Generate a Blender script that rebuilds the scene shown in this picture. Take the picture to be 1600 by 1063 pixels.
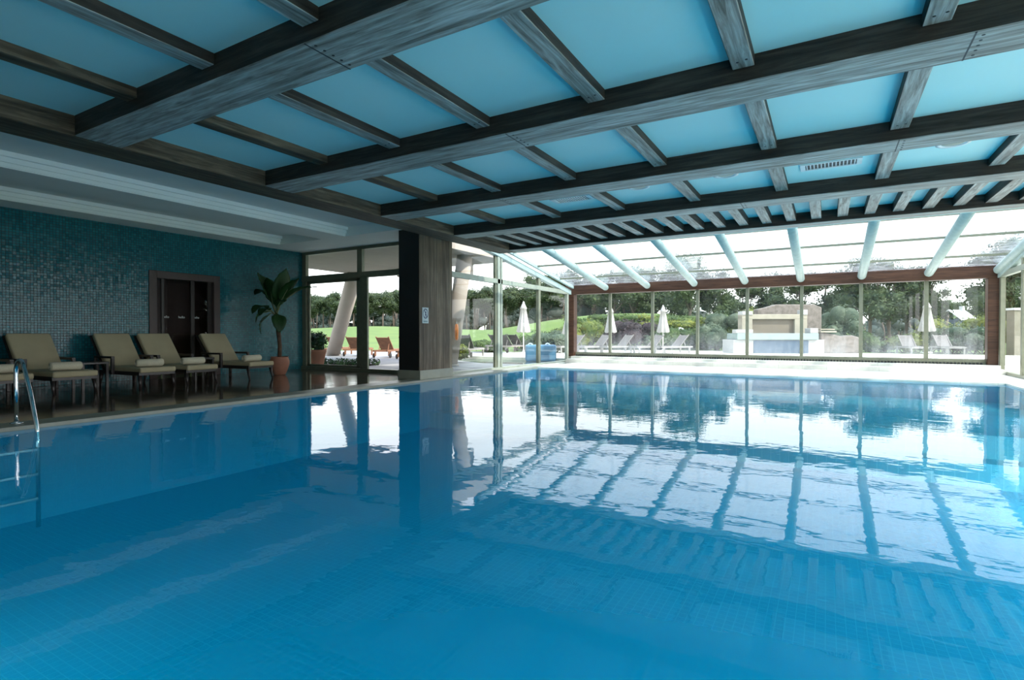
import bpy, math, random
from mathutils import Vector, Matrix
random.seed(7)
sc = bpy.context.scene
for o in list(bpy.data.objects): bpy.data.objects.remove(o)
PI = math.pi; R = math.radians
COL = sc.collection

# ------------------------------------------------------------ camera
CAM = Vector((0, 0, 1.0)); YAW = 0.52734; PITCH = -0.01157; FPX = 844.7
cd = bpy.data.cameras.new('camera'); cam = bpy.data.objects.new('camera', cd); COL.objects.link(cam)
cd.sensor_width = 36; cd.lens = FPX / 1600 * 36; cd.clip_end = 2000; cd.clip_start = 0.05
cam.location = CAM; cam.rotation_euler = (PI / 2 + PITCH, 0, YAW); sc.camera = cam
_r = Vector((math.cos(YAW), math.sin(YAW), 0)); _f = Vector((-math.sin(YAW), math.cos(YAW), 0))
def toward(px): return YAW - PI / 2 - math.atan((px - 800) / FPX)   # heading from a column back to the viewer
def W(px, D, z=0.0):
    """ground point on the bearing of photo column px, D metres ahead"""
    v = _r * ((px - 800) / FPX * D) + _f * D
    return Vector((v.x, v.y, z))

# ------------------------------------------------------------ world, sun, exposure
def N(nt, typ, **k):
    n = nt.nodes.new(typ)
    for a, b in k.items():
        if a.startswith('_'): setattr(n, a[1:], b)
        else:
            key = int(a[1:]) if a[0] == 'i' and a[1:].isdigit() else a.replace('__', ' ')
            n.inputs[key].default_value = b
    return n
w = bpy.data.worlds.new('sky'); sc.world = w; w.use_nodes = True; nt = w.node_tree; nt.nodes.clear()
tc = N(nt, 'ShaderNodeTexCoord'); sep = N(nt, 'ShaderNodeSeparateXYZ'); nt.links.new(tc.outputs['Generated'], sep.inputs[0])
ramp = N(nt, 'ShaderNodeValToRGB'); cr = ramp.color_ramp
cr.elements[0].position = 0.0; cr.elements[0].color = (1.0, 1.0, 1.0, 1)
cr.elements[1].position = 0.9; cr.elements[1].color = (0.42, 0.63, 0.95, 1)
e = cr.elements.new(0.25); e.color = (0.92, 0.96, 1.0, 1)
nt.links.new(sep.outputs[2], ramp.inputs[0])
nz = N(nt, 'ShaderNodeTexNoise', Scale=2.2, Detail=6.0, Roughness=0.55)
mp = N(nt, 'ShaderNodeMapping'); mp.inputs['Scale'].default_value = (1, 1, 3)
nt.links.new(tc.outputs['Generated'], mp.inputs[0]); nt.links.new(mp.outputs[0], nz.inputs[0])
r2 = N(nt, 'ShaderNodeValToRGB'); r2.color_ramp.elements[0].position = .45; r2.color_ramp.elements[1].position = .7
nt.links.new(nz.outputs[0], r2.inputs[0])
mx = N(nt, 'ShaderNodeMix', _data_type='RGBA'); nt.links.new(r2.outputs[0], mx.inputs[0]); nt.links.new(ramp.outputs[0], mx.inputs[6])
mx.inputs[7].default_value = (1.0, 1.0, 1.0, 1)
AZ = R(98); EL = R(45)     # sun: azimuth right of +Y, elevation
sdir = Vector((math.sin(AZ) * math.cos(EL), math.cos(AZ) * math.cos(EL), math.sin(EL)))
dt = N(nt, 'ShaderNodeVectorMath', _operation='DOT_PRODUCT'); nrm = N(nt, 'ShaderNodeVectorMath', _operation='NORMALIZE'); nt.links.new(tc.outputs['Generated'], nrm.inputs[0])
nt.links.new(nrm.outputs[0], dt.inputs[0]); dt.inputs[1].default_value = sdir
mxx = N(nt, 'ShaderNodeMath', _operation='MAXIMUM'); mxx.inputs[1].default_value = 0; nt.links.new(dt.outputs['Value'], mxx.inputs[0])
pw = N(nt, 'ShaderNodeMath', _operation='POWER'); pw.inputs[1].default_value = 3.; nt.links.new(mxx.outputs[0], pw.inputs[0])
gs = N(nt, 'ShaderNodeMath', _operation='MULTIPLY_ADD'); gs.inputs[1].default_value = 3.0; gs.inputs[2].default_value = 3.0; nt.links.new(pw.outputs[0], gs.inputs[0])
bg = N(nt, 'ShaderNodeBackground'); nt.links.new(mx.outputs[2], bg.inputs[0]); nt.links.new(gs.outputs[0], bg.inputs[1])   # brighter haze around the sun
wo = N(nt, 'ShaderNodeOutputWorld'); nt.links.new(bg.outputs[0], wo.inputs[0])

sd = bpy.data.lights.new('sun', 'SUN'); sd.energy = 7.5; sd.angle = R(0.8); sd.color = (1.0, 0.95, 0.86)
sun = bpy.data.objects.new('sun', sd); COL.objects.link(sun)
sun.rotation_euler = sdir.to_track_quat('Z', 'Y').to_euler(); sun.location = sdir * 40

def area(name, loc, target, sx, sy, power, color):
    d = bpy.data.lights.new(name, 'AREA'); d.shape = 'RECTANGLE'; d.size = sx; d.size_y = sy; d.energy = power; d.color = color
    o = bpy.data.objects.new(name, d); COL.objects.link(o); o.location = loc
    o.rotation_euler = (Vector(target) - Vector(loc)).to_track_quat('-Z', 'Y').to_euler(); return o
# added fill light outside the open right side, brightening the dim interior
area('side_fill', (7.4, 4.5, 1.7), (0, 5.5, 1.4), 13, 2.6, 15, (0.85, 0.95, 1.0))
# added underwater fill lights, out of view, to make pool and ceiling glow
for y, pw_ in ((2.0, 25), (5.0, 65), (8.0, 100), (11.4, 60)):
    area('pool_fill', (3.05, y, -0.5), (-6, y, -0.75), 1.2, 0.4, pw_, (0.85, 0.95, 1.0))
for x, pw_ in ((-6.3, 5), (-4.2, 6), (-2.1, 11), (0.0, 16), (2.0, 20)):
    area('pool_fill', (x, 0.32, -0.5), (x, 8, -0.75), 1.2, 0.4, pw_, (0.85, 0.95, 1.0))

sc.view_settings.view_transform = 'Standard'; sc.view_settings.look = 'None'
sc.view_settings.exposure = 0.0; sc.view_settings.gamma = 1.0; sc.view_settings.use_curve_mapping = False
sc.cycles.use_denoising = True
sc.cycles.max_bounces = 9; sc.cycles.diffuse_bounces = 5; sc.cycles.glossy_bounces = 5; sc.cycles.transmission_bounces = 4; sc.cycles.volume_bounces = 4
sc.cycles.transparent_max_bounces = 32; sc.cycles.sample_clamp_indirect = 6.0; sc.cycles.caustics_reflective = True; sc.cycles.caustics_refractive = False

# ------------------------------------------------------------ object helpers
def tag(o, label=None, cat=None, group=None, kind=None):
    if label: o['label'] = label
    if cat: o['category'] = cat
    if group: o['group'] = group
    if kind: o['kind'] = kind
    return o
def empty(name, loc=(0, 0, 0), rz=0):
    o = bpy.data.objects.new(name, None); o.empty_display_size = .1; COL.objects.link(o)
    o.location = loc; o.rotation_euler = (0, 0, rz); return o
def copy_tree(o, parent=None):
    c = o.copy(); COL.objects.link(c)
    if parent: c.parent = parent
    for ch in list(o.children): copy_tree(ch, c)
    return c
class MB:
    def __init__(s): s.v = []; s.f = []; s.sm = []
    def add(s, vs, fs, smooth=False):
        b = len(s.v); s.v += [tuple(v) for v in vs]; s.f += [tuple(i + b for i in f) for f in fs]; s.sm += [smooth] * len(fs); return s
    def box(s, x0, x1, y0, y1, z0, z1, M=None):
        vs = [Vector((x, y, z)) for z in (z0, z1) for y in (y0, y1) for x in (x0, x1)]
        if M is not None: vs = [M @ v for v in vs]
        return s.add(vs, [(0, 2, 3, 1), (4, 5, 7, 6), (0, 1, 5, 4), (2, 6, 7, 3), (0, 4, 6, 2), (1, 3, 7, 5)])
    def prism(s, pts, lo, hi, axis='z', M=None):
        """pts: 2D outline extruded along axis"""
        n = len(pts); vs = []
        for h in (lo, hi):
            for a, b in pts:
                v = {'z': (a, b, h), 'y': (a, h, b), 'x': (h, a, b)}[axis]; v = Vector(v)
                vs.append(M @ v if M is not None else v)
        fs = [tuple(range(n))[::-1], tuple(range(n, 2 * n))] + [(i, (i + 1) % n, n + (i + 1) % n, n + i) for i in range(n)]
        return s.add(vs, fs)
    def tube(s, path, rad, n=12, cap=True, smooth=True):
        path = [Vector(p) for p in path]
        if not isinstance(rad, (list, tuple)): rad = [rad] * len(path)
        vs = []; up = None
        for i, p in enumerate(path):
            t = (path[min(i + 1, len(path) - 1)] - path[max(i - 1, 0)]).normalized()
            if up is None:
                up = Vector((0, 0, 1)) if abs(t.z) < .9 else Vector((1, 0, 0))
            a = t.cross(up).normalized(); b = a.cross(t).normalized(); up = b
            for k in range(n):
                c = 2 * PI * k / n; vs.append(p + (a * math.cos(c) + b * math.sin(c)) * rad[i])
        fs = []
        for i in range(len(path) - 1):
            for k in range(n): fs.append((i * n + k, i * n + (k + 1) % n, (i + 1) * n + (k + 1) % n, (i + 1) * n + k))
        s.add(vs, fs, smooth)
        if cap:
            L = len(path) - 1; b = len(s.v) - len(vs)
            s.f += [tuple(b + k for k in range(n))[::-1], tuple(b + L * n + k for k in range(n))]; s.sm += [False, False]
        return s
    def lathe(s, prof, n=28, c=(0, 0, 0), smooth=True):
        vs = []; fs = []
        for r, z in prof:
            for k in range(n):
                a = 2 * PI * k / n; vs.append((c[0] + r * math.cos(a), c[1] + r * math.sin(a), c[2] + z))
        for i in range(len(prof) - 1):
            for k in range(n): fs.append((i * n + k, i * n + (k + 1) % n, (i + 1) * n + (k + 1) % n, (i + 1) * n + k))
        s.add(vs, fs, smooth)
        b = len(s.v) - len(vs)
        s.f += [tuple(b + k for k in range(n))[::-1]]; s.sm += [False]
        if prof[-1][0] > 1e-4: s.f += [tuple(b + (len(prof) - 1) * n + k for k in range(n))]; s.sm += [False]
        return s
    def build(s, name, mat, parent=None, bevel=0, seg=2, loc=None, rz=None, sub=0):
        me = bpy.data.meshes.new(name); me.from_pydata(s.v, [], s.f); me.materials.append(mat)
        me.polygons.foreach_set('use_smooth', s.sm); me.update()
        o = bpy.data.objects.new(name, me); COL.objects.link(o)
        if parent: o.parent = parent
        if loc is not None: o.location = loc
        if rz is not None: o.rotation_euler = (0, 0, rz)
        if bevel:
            m = o.modifiers.new('bevel', 'BEVEL'); m.width = bevel; m.segments = seg; m.limit_method = 'ANGLE'; m.angle_limit = R(35)
        if sub:
            m = o.modifiers.new('sub', 'SUBSURF'); m.levels = sub; m.render_levels = sub
        return o
def bar(p, q, wdt, hgt):
    """oriented box matrix between two points: returns MB box"""
    p = Vector(p); q = Vector(q); d = q - p; L = d.length; t = d / L
    up = Vector((0, 0, 1)) if abs(t.z) < .95 else Vector((0, 1, 0))
    a = t.cross(up).normalized(); b = a.cross(t).normalized()
    M = Matrix((( t.x, a.x, b.x, p.x), (t.y, a.y, b.y, p.y), (t.z, a.z, b.z, p.z), (0, 0, 0, 1)))
    return (0, L, -wdt / 2, wdt / 2, -hgt / 2, hgt / 2, M)

# ------------------------------------------------------------ materials
def newmat(name):
    m = bpy.data.materials.new(name); m.use_nodes = True; m.node_tree.nodes.clear(); return m, m.node_tree
def out(nt, sh):
    o = N(nt, 'ShaderNodeOutputMaterial'); nt.links.new(sh, o.inputs[0]); return o
def rgb(c): return (c[0], c[1], c[2], 1)
def coords(nt, scale=(1, 1, 1), rot=(0, 0, 0)):
    tc = N(nt, 'ShaderNodeTexCoord'); mp = N(nt, 'ShaderNodeMapping'); mp.inputs['Scale'].default_value = scale; mp.inputs['Rotation'].default_value = rot
    nt.links.new(tc.outputs['Object'], mp.inputs[0]); return mp.outputs[0]
def ramp2(nt, fac, c0, c1, p0=0., p1=1.):
    r = N(nt, 'ShaderNodeValToRGB'); r.color_ramp.elements[0].position = p0; r.color_ramp.elements[1].position = p1
    r.color_ramp.elements[0].color = rgb(c0); r.color_ramp.elements[1].color = rgb(c1); nt.links.new(fac, r.inputs[0]); return r.outputs[0]
def bump(nt, h, s, d=.01):
    b = N(nt, 'ShaderNodeBump', Strength=s, Distance=d); nt.links.new(h, b.inputs['Height']); return b.outputs[0]
def simple(name, c, rough=.6, metal=0., c2=None, scale=8., bmp=0., spec=.5, detail=4.):
    m, nt = newmat(name); p = N(nt, 'ShaderNodeBsdfPrincipled'); p.inputs['Roughness'].default_value = rough
    p.inputs['Metallic'].default_value = metal; p.inputs['Base Color'].default_value = rgb(c); p.inputs['Specular IOR Level'].default_value = spec
    nz = N(nt, 'ShaderNodeTexNoise', Scale=scale, Detail=detail); nt.links.new(coords(nt), nz.inputs[0])
    c2 = c2 or tuple(x * .82 for x in c)
    nt.links.new(ramp2(nt, nz.outputs[0], c2, c, .3, .7), p.inputs['Base Color'])
    if bmp: nt.links.new(bump(nt, nz.outputs[0], bmp), p.inputs['Normal'])
    out(nt, p.outputs[0]); return m
def wood(name, c0, c1, rough=.6, knots=True, scale=1., stretch=(1, 14, 14), plank=None, cmid=None):
    m, nt = newmat(name); p = N(nt, 'ShaderNodeBsdfPrincipled'); p.inputs['Roughness'].default_value = rough; p.inputs['Specular IOR Level'].default_value = .3
    co = coords(nt, tuple(s * scale for s in stretch))
    oi = N(nt, 'ShaderNodeObjectInfo'); av = N(nt, 'ShaderNodeVectorMath', _operation='ADD'); sc_ = N(nt, 'ShaderNodeMath', _operation='MULTIPLY'); sc_.inputs[1].default_value = 37.
    nt.links.new(oi.outputs['Random'], sc_.inputs[0]); nt.links.new(co, av.inputs[0]); nt.links.new(sc_.outputs[0], av.inputs[1])
    nz = N(nt, 'ShaderNodeTexNoise', Scale=1.6, Detail=8., Roughness=.65, Distortion=.6); nt.links.new(av.outputs[0], nz.inputs[0])
    n2 = N(nt, 'ShaderNodeTexNoise', Scale=1.3, Detail=3.); c3 = coords(nt, (.6, 1.5, 1.5)); nt.links.new(c3, n2.inputs[0])
    r = N(nt, 'ShaderNodeValToRGB'); cr = r.color_ramp; cr.elements[0].position = .33; cr.elements[0].color = rgb(c0); cr.elements[1].position = .66; cr.elements[1].color = rgb(c1)
    if cmid: e = cr.elements.new(.5); e.color = rgb(cmid)
    nt.links.new(nz.outputs[0], r.inputs[0])
    mm = N(nt, 'ShaderNodeMix', _data_type='RGBA', _blend_type='MULTIPLY'); mm.inputs[0].default_value = .7
    nt.links.new(r.outputs[0], mm.inputs[6]); nt.links.new(ramp2(nt, n2.outputs[0], (.62, .6, .58), (1.15, 1.15, 1.15), .3, .7), mm.inputs[7])
    col = mm.outputs[2]
    if knots:
        vo = N(nt, 'ShaderNodeTexVoronoi', Scale=1.0); nt.links.new(coords(nt, (1.3, 5, 5)), vo.inputs[0])
        k = ramp2(nt, vo.outputs['Distance'], (.35, .32, .3), (1, 1, 1), .03, .12)
        m2 = N(nt, 'ShaderNodeMix', _data_type='RGBA', _blend_type='MULTIPLY'); m2.inputs[0].default_value = .8
        nt.links.new(col, m2.inputs[6]); nt.links.new(k, m2.inputs[7]); col = m2.outputs[2]
    if plank:   # (axis index, width): dark joint lines
        ax, wd = plank; sp = N(nt, 'ShaderNodeSeparateXYZ'); nt.links.new(coords(nt), sp.inputs[0])
        d = N(nt, 'ShaderNodeMath', _operation='DIVIDE'); d.inputs[1].default_value = wd; nt.links.new(sp.outputs[ax], d.inputs[0])
        fr = N(nt, 'ShaderNodeMath', _operation='FRACT'); nt.links.new(d.outputs[0], fr.inputs[0])
        fl = N(nt, 'ShaderNodeMath', _operation='FLOOR'); nt.links.new(d.outputs[0], fl.inputs[0])
        wn = N(nt, 'ShaderNodeTexWhiteNoise', _noise_dimensions='1D'); nt.links.new(fl.outputs[0], wn.inputs[1])
        m4 = N(nt, 'ShaderNodeMix', _data_type='RGBA', _blend_type='MULTIPLY'); m4.inputs[0].default_value = 1.
        nt.links.new(col, m4.inputs[6]); nt.links.new(ramp2(nt, wn.outputs[0], (.7, .68, .68), (1.2, 1.15, 1.1)), m4.inputs[7])
        gt = N(nt, 'ShaderNodeMath', _operation='LESS_THAN'); gt.inputs[1].default_value = .045; nt.links.new(fr.outputs[0], gt.inputs[0])
        m3 = N(nt, 'ShaderNodeMix', _data_type='RGBA'); nt.links.new(gt.outputs[0], m3.inputs[0]); nt.links.new(m4.outputs[2], m3.inputs[6]); m3.inputs[7].default_value = (.01, .008, .006, 1); col = m3.outputs[2]
    nt.links.new(col, p.inputs['Base Color']); nt.links.new(bump(nt, nz.outputs[0], .35, .006), p.inputs['Normal'])
    out(nt, p.outputs[0]); return m
def tiles(name, cells, ca, cb, grout, size, gw, rough, tilt=.05, gl=.5, mottle=None, coat=0):
    """cells: which two object axes carry the grid"""
    m, nt = newmat(name); p = N(nt, 'ShaderNodeBsdfPrincipled'); p.inputs['Specular IOR Level'].default_value = gl
    tc = N(nt, 'ShaderNodeTexCoord'); sp = N(nt, 'ShaderNodeSeparateXYZ'); nt.links.new(tc.outputs['Object'], sp.inputs[0])
    cb_ = N(nt, 'ShaderNodeCombineXYZ'); fl = []; fr = []
    for i, ax in enumerate(cells):
        sz = size if not isinstance(size, tuple) else size[i]
        d = N(nt, 'ShaderNodeMath', _operation='DIVIDE'); d.inputs[1].default_value = sz; nt.links.new(sp.outputs[ax], d.inputs[0])
        a = N(nt, 'ShaderNodeMath', _operation='FLOOR'); nt.links.new(d.outputs[0], a.inputs[0]); nt.links.new(a.outputs[0], cb_.inputs[i])
        b = N(nt, 'ShaderNodeMath', _operation='FRACT'); nt.links.new(d.outputs[0], b.inputs[0])
        c = N(nt, 'ShaderNodeMath', _operation='LESS_THAN'); c.inputs[1].default_value = gw / sz; nt.links.new(b.outputs[0], c.inputs[0]); fr.append(c.outputs[0])
    mxm = N(nt, 'ShaderNodeMath', _operation='MAXIMUM'); nt.links.new(fr[0], mxm.inputs[0]); nt.links.new(fr[1], mxm.inputs[1])
    wn = N(nt, 'ShaderNodeTexWhiteNoise', _noise_dimensions='3D'); nt.links.new(cb_.outputs[0], wn.inputs[0])
    base = ramp2(nt, wn.outputs['Value'], ca, cb, 0, 1)
    if mottle:
        nz = N(nt, 'ShaderNodeTexNoise', Scale=mottle[0], Detail=7., Roughness=.6, Distortion=.8); nt.links.new(tc.outputs['Object'], nz.inputs[0])
        mm = N(nt, 'ShaderNodeMix', _data_type='RGBA', _blend_type='MULTIPLY'); mm.inputs[0].default_value = 1.
        nt.links.new(base, mm.inputs[6]); nt.links.new(ramp2(nt, nz.outputs[0], mottle[1], mottle[2], .3, .7), mm.inputs[7]); base = mm.outputs[2]
    mx = N(nt, 'ShaderNodeMix', _data_type='RGBA'); nt.links.new(mxm.outputs[0], mx.inputs[0]); nt.links.new(base, mx.inputs[6]); mx.inputs[7].default_value = rgb(grout)
    nt.links.new(mx.outputs[2], p.inputs['Base Color'])
    rr = N(nt, 'ShaderNodeMix', _data_type='FLOAT'); nt.links.new(mxm.outputs[0], rr.inputs[0]); rr.inputs[2].default_value = rough; rr.inputs[3].default_value = .7
    nt.links.new(rr.outputs[0], p.inputs['Roughness'])
    if tilt:
        g = N(nt, 'ShaderNodeNewGeometry'); s1 = N(nt, 'ShaderNodeVectorMath', _operation='SUBTRACT'); s1.inputs[1].default_value = (.5, .5, .5)
        nt.links.new(wn.outputs['Color'], s1.inputs[0]); s2 = N(nt, 'ShaderNodeVectorMath', _operation='SCALE'); s2.inputs['Scale'].default_value = tilt; nt.links.new(s1.outputs[0], s2.inputs[0])
        s3 = N(nt, 'ShaderNodeVectorMath', _operation='ADD'); nt.links.new(g.outputs['Normal'], s3.inputs[0]); nt.links.new(s2.outputs[0], s3.inputs[1])
        s4 = N(nt, 'ShaderNodeVectorMath', _operation='NORMALIZE'); nt.links.new(s3.outputs[0], s4.inputs[0]); nt.links.new(s4.outputs[0], p.inputs['Normal'])
    out(nt, p.outputs[0]); return m
def schlick(nt, f0, normal=None):
    g = N(nt, 'ShaderNodeNewGeometry'); d = N(nt, 'ShaderNodeVectorMath', _operation='DOT_PRODUCT'); nt.links.new(g.outputs['Incoming'], d.inputs[0]); nt.links.new(normal or g.outputs['Normal'], d.inputs[1])
    a = N(nt, 'ShaderNodeMath', _operation='ABSOLUTE'); nt.links.new(d.outputs['Value'], a.inputs[0])
    b = N(nt, 'ShaderNodeMath', _operation='SUBTRACT', _use_clamp=True); b.inputs[0].default_value = 1.; nt.links.new(a.outputs[0], b.inputs[1])
    p = N(nt, 'ShaderNodeMath', _operation='POWER'); nt.links.new(b.outputs[0], p.inputs[0]); p.inputs[1].default_value = 5.
    m = N(nt, 'ShaderNodeMath', _operation='MULTIPLY_ADD'); nt.links.new(p.outputs[0], m.inputs[0]); m.inputs[1].default_value = 1 - f0; m.inputs[2].default_value = f0
    return m
def thin_glass(name, tint=(.93, .97, .95), haze=0., foglow=None, scratch=False):
    m, nt = newmat(name)
    fr = schlick(nt, .06); tr = N(nt, 'ShaderNodeBsdfTransparent'); tr.inputs[0].default_value = rgb(tint)
    gl = N(nt, 'ShaderNodeBsdfGlossy', Roughness=0.02)
    ms = N(nt, 'ShaderNodeMixShader'); nt.links.new(fr.outputs[0], ms.inputs[0]); nt.links.new(tr.outputs[0], ms.inputs[1]); nt.links.new(gl.outputs[0], ms.inputs[2])
    sh = ms.outputs[0]
    if haze or foglow or scratch:
        df = N(nt, 'ShaderNodeBsdfTranslucent'); df.inputs[0].default_value = (.9, .93, .95, 1)
        d2 = N(nt, 'ShaderNodeBsdfDiffuse'); d2.inputs[0].default_value = (.8, .85, .88, 1)
        md = N(nt, 'ShaderNodeMixShader'); md.inputs[0].default_value = .4; nt.links.new(df.outputs[0], md.inputs[1]); nt.links.new(d2.outputs[0], md.inputs[2])
        m2 = N(nt, 'ShaderNodeMixShader'); nt.links.new(sh, m2.inputs[1]); nt.links.new(md.outputs[0], m2.inputs[2])
        if foglow:   # condensation thickening towards the sill
            sp = N(nt, 'ShaderNodeSeparateXYZ'); nt.links.new(coords(nt), sp.inputs[0])
            mr = N(nt, 'ShaderNodeMapRange'); mr.inputs['From Min'].default_value = foglow[0]; mr.inputs['From Max'].default_value = foglow[1]; mr.inputs['To Min'].default_value = foglow[2]; mr.inputs['To Max'].default_value = haze
            nt.links.new(sp.outputs[2], mr.inputs[0])
            nz = N(nt, 'ShaderNodeTexNoise', Scale=2.5, Detail=4.); nt.links.new(coords(nt, (2.0, 1, .6)), nz.inputs[0])
            mu = N(nt, 'ShaderNodeMath', _operation='MULTIPLY'); nt.links.new(mr.outputs[0], mu.inputs[0])
            m5 = N(nt, 'ShaderNodeMapRange'); m5.inputs['From Min'].default_value = .3; m5.inputs['From Max'].default_value = .7; m5.inputs['To Min'].default_value = .4; m5.inputs['To Max'].default_value = 1.3
            nt.links.new(nz.outputs[0], m5.inputs[0]); nt.links.new(m5.outputs[0], mu.inputs[1]); nt.links.new(mu.outputs[0], m2.inputs[0])
        elif scratch:
            nz = N(nt, 'ShaderNodeTexNoise', Scale=1.2, Detail=8., Roughness=.7, Distortion=2.); nt.links.new(coords(nt, (1, 3, 3)), nz.inputs[0])
            mr = N(nt, 'ShaderNodeMapRange'); mr.inputs['From Min'].default_value = .45; mr.inputs['From Max'].default_value = .75; mr.inputs['To Min'].default_value = haze; mr.inputs['To Max'].default_value = .38
            nt.links.new(nz.outputs[0], mr.inputs[0]); nt.links.new(mr.outputs[0], m2.inputs[0])
        else: m2.inputs[0].default_value = haze
        sh = m2.outputs[0]
    out(nt, sh); return m
def water(name, tint, bs=.035, sc1=1.1, murk=0., deep=(.0, .42, .66)):
    m, nt = newmat(name)
    n1 = N(nt, 'ShaderNodeTexNoise', Scale=1.6, Detail=3., Roughness=.5, Distortion=.4); nt.links.new(coords(nt, (sc1, sc1, 1), (0, 0, R(-30))), n1.inputs[0])
    n2 = N(nt, 'ShaderNodeTexNoise', Scale=6., Detail=2.); nt.links.new(coords(nt, (sc1 * .7, sc1 * 1.6, 1), (0, 0, R(-30))), n2.inputs[0])
    b1 = bump(nt, n1.outputs[0], bs, .08); b = N(nt, 'ShaderNodeBump', Strength=bs * .5, Distance=.03); nt.links.new(n2.outputs[0], b.inputs['Height']); nt.links.new(b1, b.inputs['Normal'])
    fr = schlick(nt, .022, b.outputs[0])
    tr = N(nt, 'ShaderNodeBsdfTransparent'); tr.inputs[0].default_value = rgb(tint)
    gl = N(nt, 'ShaderNodeBsdfGlossy', Roughness=0.0); nt.links.new(b.outputs[0], gl.inputs['Normal'])
    body = tr.outputs[0]
    if murk:     # light scattered inside the slightly cloudy water
        tl = N(nt, 'ShaderNodeBsdfTranslucent'); tl.inputs[0].default_value = rgb(deep); df = N(nt, 'ShaderNodeBsdfDiffuse'); df.inputs[0].default_value = rgb(deep)
        m3 = N(nt, 'ShaderNodeMixShader'); m3.inputs[0].default_value = .45; nt.links.new(tl.outputs[0], m3.inputs[1]); nt.links.new(df.outputs[0], m3.inputs[2])
        m4 = N(nt, 'ShaderNodeMixShader'); m4.inputs[0].default_value = murk; nt.links.new(body, m4.inputs[1]); nt.links.new(m3.outputs[0], m4.inputs[2]); body = m4.outputs[0]
    ms = N(nt, 'ShaderNodeMixShader'); nt.links.new(fr.outputs[0], ms.inputs[0]); nt.links.new(body, ms.inputs[1]); nt.links.new(gl.outputs[0], ms.inputs[2])
    out(nt, ms.outputs[0]); return m
def leafmat(name, c, c2, trans=.35, rough=.6):
    m, nt = newmat(name); p = N(nt, 'ShaderNodeBsdfPrincipled'); p.inputs['Roughness'].default_value = rough; p.inputs['Specular IOR Level'].default_value = .25
    nz = N(nt, 'ShaderNodeTexNoise', Scale=1.3, Detail=5.); nt.links.new(coords(nt), nz.inputs[0])
    col = ramp2(nt, nz.outputs[0], c2, c, .35, .65); nt.links.new(col, p.inputs['Base Color'])
    t = N(nt, 'ShaderNodeBsdfTranslucent'); nt.links.new(col, t.inputs[0])
    ms = N(nt, 'ShaderNodeMixShader'); ms.inputs[0].default_value = trans; nt.links.new(p.outputs[0], ms.inputs[1]); nt.links.new(t.outputs[0], ms.inputs[2])
    out(nt, ms.outputs[0]); return m

M = {}
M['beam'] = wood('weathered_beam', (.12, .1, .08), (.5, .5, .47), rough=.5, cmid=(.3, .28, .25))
M['beam_side'] = wood('dark_beam_side', (.018, .013, .01), (.07, .055, .045), rough=.6, cmid=(.04, .03, .024))
M['beam_left'] = wood('brown_beam', (.035, .022, .014), (.17, .125, .085), rough=.6, cmid=(.085, .06, .04))
M['planks'] = wood('column_planks', (.08, .056, .036), (.21, .165, .115), rough=.6, stretch=(5, 5, .5), plank=(1, .236), knots=False, cmid=(.14, .105, .07))
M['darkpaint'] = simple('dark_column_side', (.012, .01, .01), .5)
M['brown'] = wood('brown_timber', (.035, .014, .008), (.1, .045, .025), rough=.45, knots=False)
M['alu'] = simple('olive_aluminium', (.24, .24, .17), .4, .25)
M['alulight'] = simple('pale_aluminium', (.34, .36, .29), .4, .1)
M['rafter'] = simple('white_rafter_paint', (.36, .45, .43), .4)
M['ceilpanel'] = simple('pool_tinted_ceiling', (.5, .78, .76), .55, c2=(.47, .75, .74), scale=1.)  # blue bounce light from the pool is put into this base colour
M['plaster'] = simple('white_plaster', (.84, .87, .84), .8, scale=2., c2=(.81, .84, .81))
M['mosaic'] = tiles('teal_mosaic', (1, 2), (.008, .1, .13), (.015, .165, .2), (.006, .03, .035), .05, .007, .2, tilt=.07, gl=.35)
M['pooltile'] = tiles('blue_pool_tile', (0, 1), (.0, .38, .6), (.0, .41, .64), (.11, .56, .76), .062, .006, .4, tilt=0)
M['shallowtile'] = tiles('sun_paled_shallow_tile', (0, 1), (.2, .6, .68), (.24, .64, .72), (.4, .75, .8), .125, .01, .4, tilt=0)  # tile colour made paler to carry the sunlight on the shallow floor
M['pooltile_x'] = tiles('blue_pool_wall_tile', (1, 2), (.0, .38, .6), (.0, .41, .64), (.02, .43, .67), .062, .005, .4, tilt=0)
M['pooltile_y'] = tiles('blue_pool_end_tile', (0, 2), (.0, .38, .6), (.0, .41, .64), (.02, .43, .67), .062, .005, .4, tilt=0)
M['marble'] = tiles('polished_brown_stone', (0, 1), (.07, .06, .048), (.1, .085, .065), (.03, .025, .02), .6, .004, .09, tilt=.004, mottle=(1.6, (.55, .5, .45), (1.3, 1.25, 1.15)))
M['coping'] = simple('pool_coping_stone', (.28, .27, .21), .4, scale=5.)
M['palestone'] = tiles('pale_deck_stone', (0, 1), (.7, .67, .6), (.76, .73, .66), (.5, .47, .4), .6, .006, .4, tilt=0, mottle=(2., (.85, .84, .8), (1.08, 1.07, 1.05)))
M['terrace'] = tiles('terrace_paving', (0, 1), (.2, .195, .2), (.23, .225, .225), (.33, .31, .3), .5, .006, .6, tilt=0, mottle=(1.2, (.85, .85, .85), (1.1, 1.1, 1.1)))
M['soffit'] = simple('canopy_render', (.33, .275, .23), .85, scale=3., c2=(.3, .25, .21))
M['glass'] = thin_glass('window_glass')
M['glassfog'] = thin_glass('misted_window_glass', haze=.02, foglow=(.3, 1.1, .3))
M['glassroof'] = thin_glass('streaked_roof_glass', tint=(.7, .78, .82), haze=.08, scratch=True)
M['glassdoor'] = thin_glass('door_glass', tint=(.75, .75, .75))
M['water'] = water('pool_water', (.45, .93, 1.0), murk=.46, deep=(.0, .42, .64))
M['water2'] = water('outdoor_water', (.6, .85, .95), .05)
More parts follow.
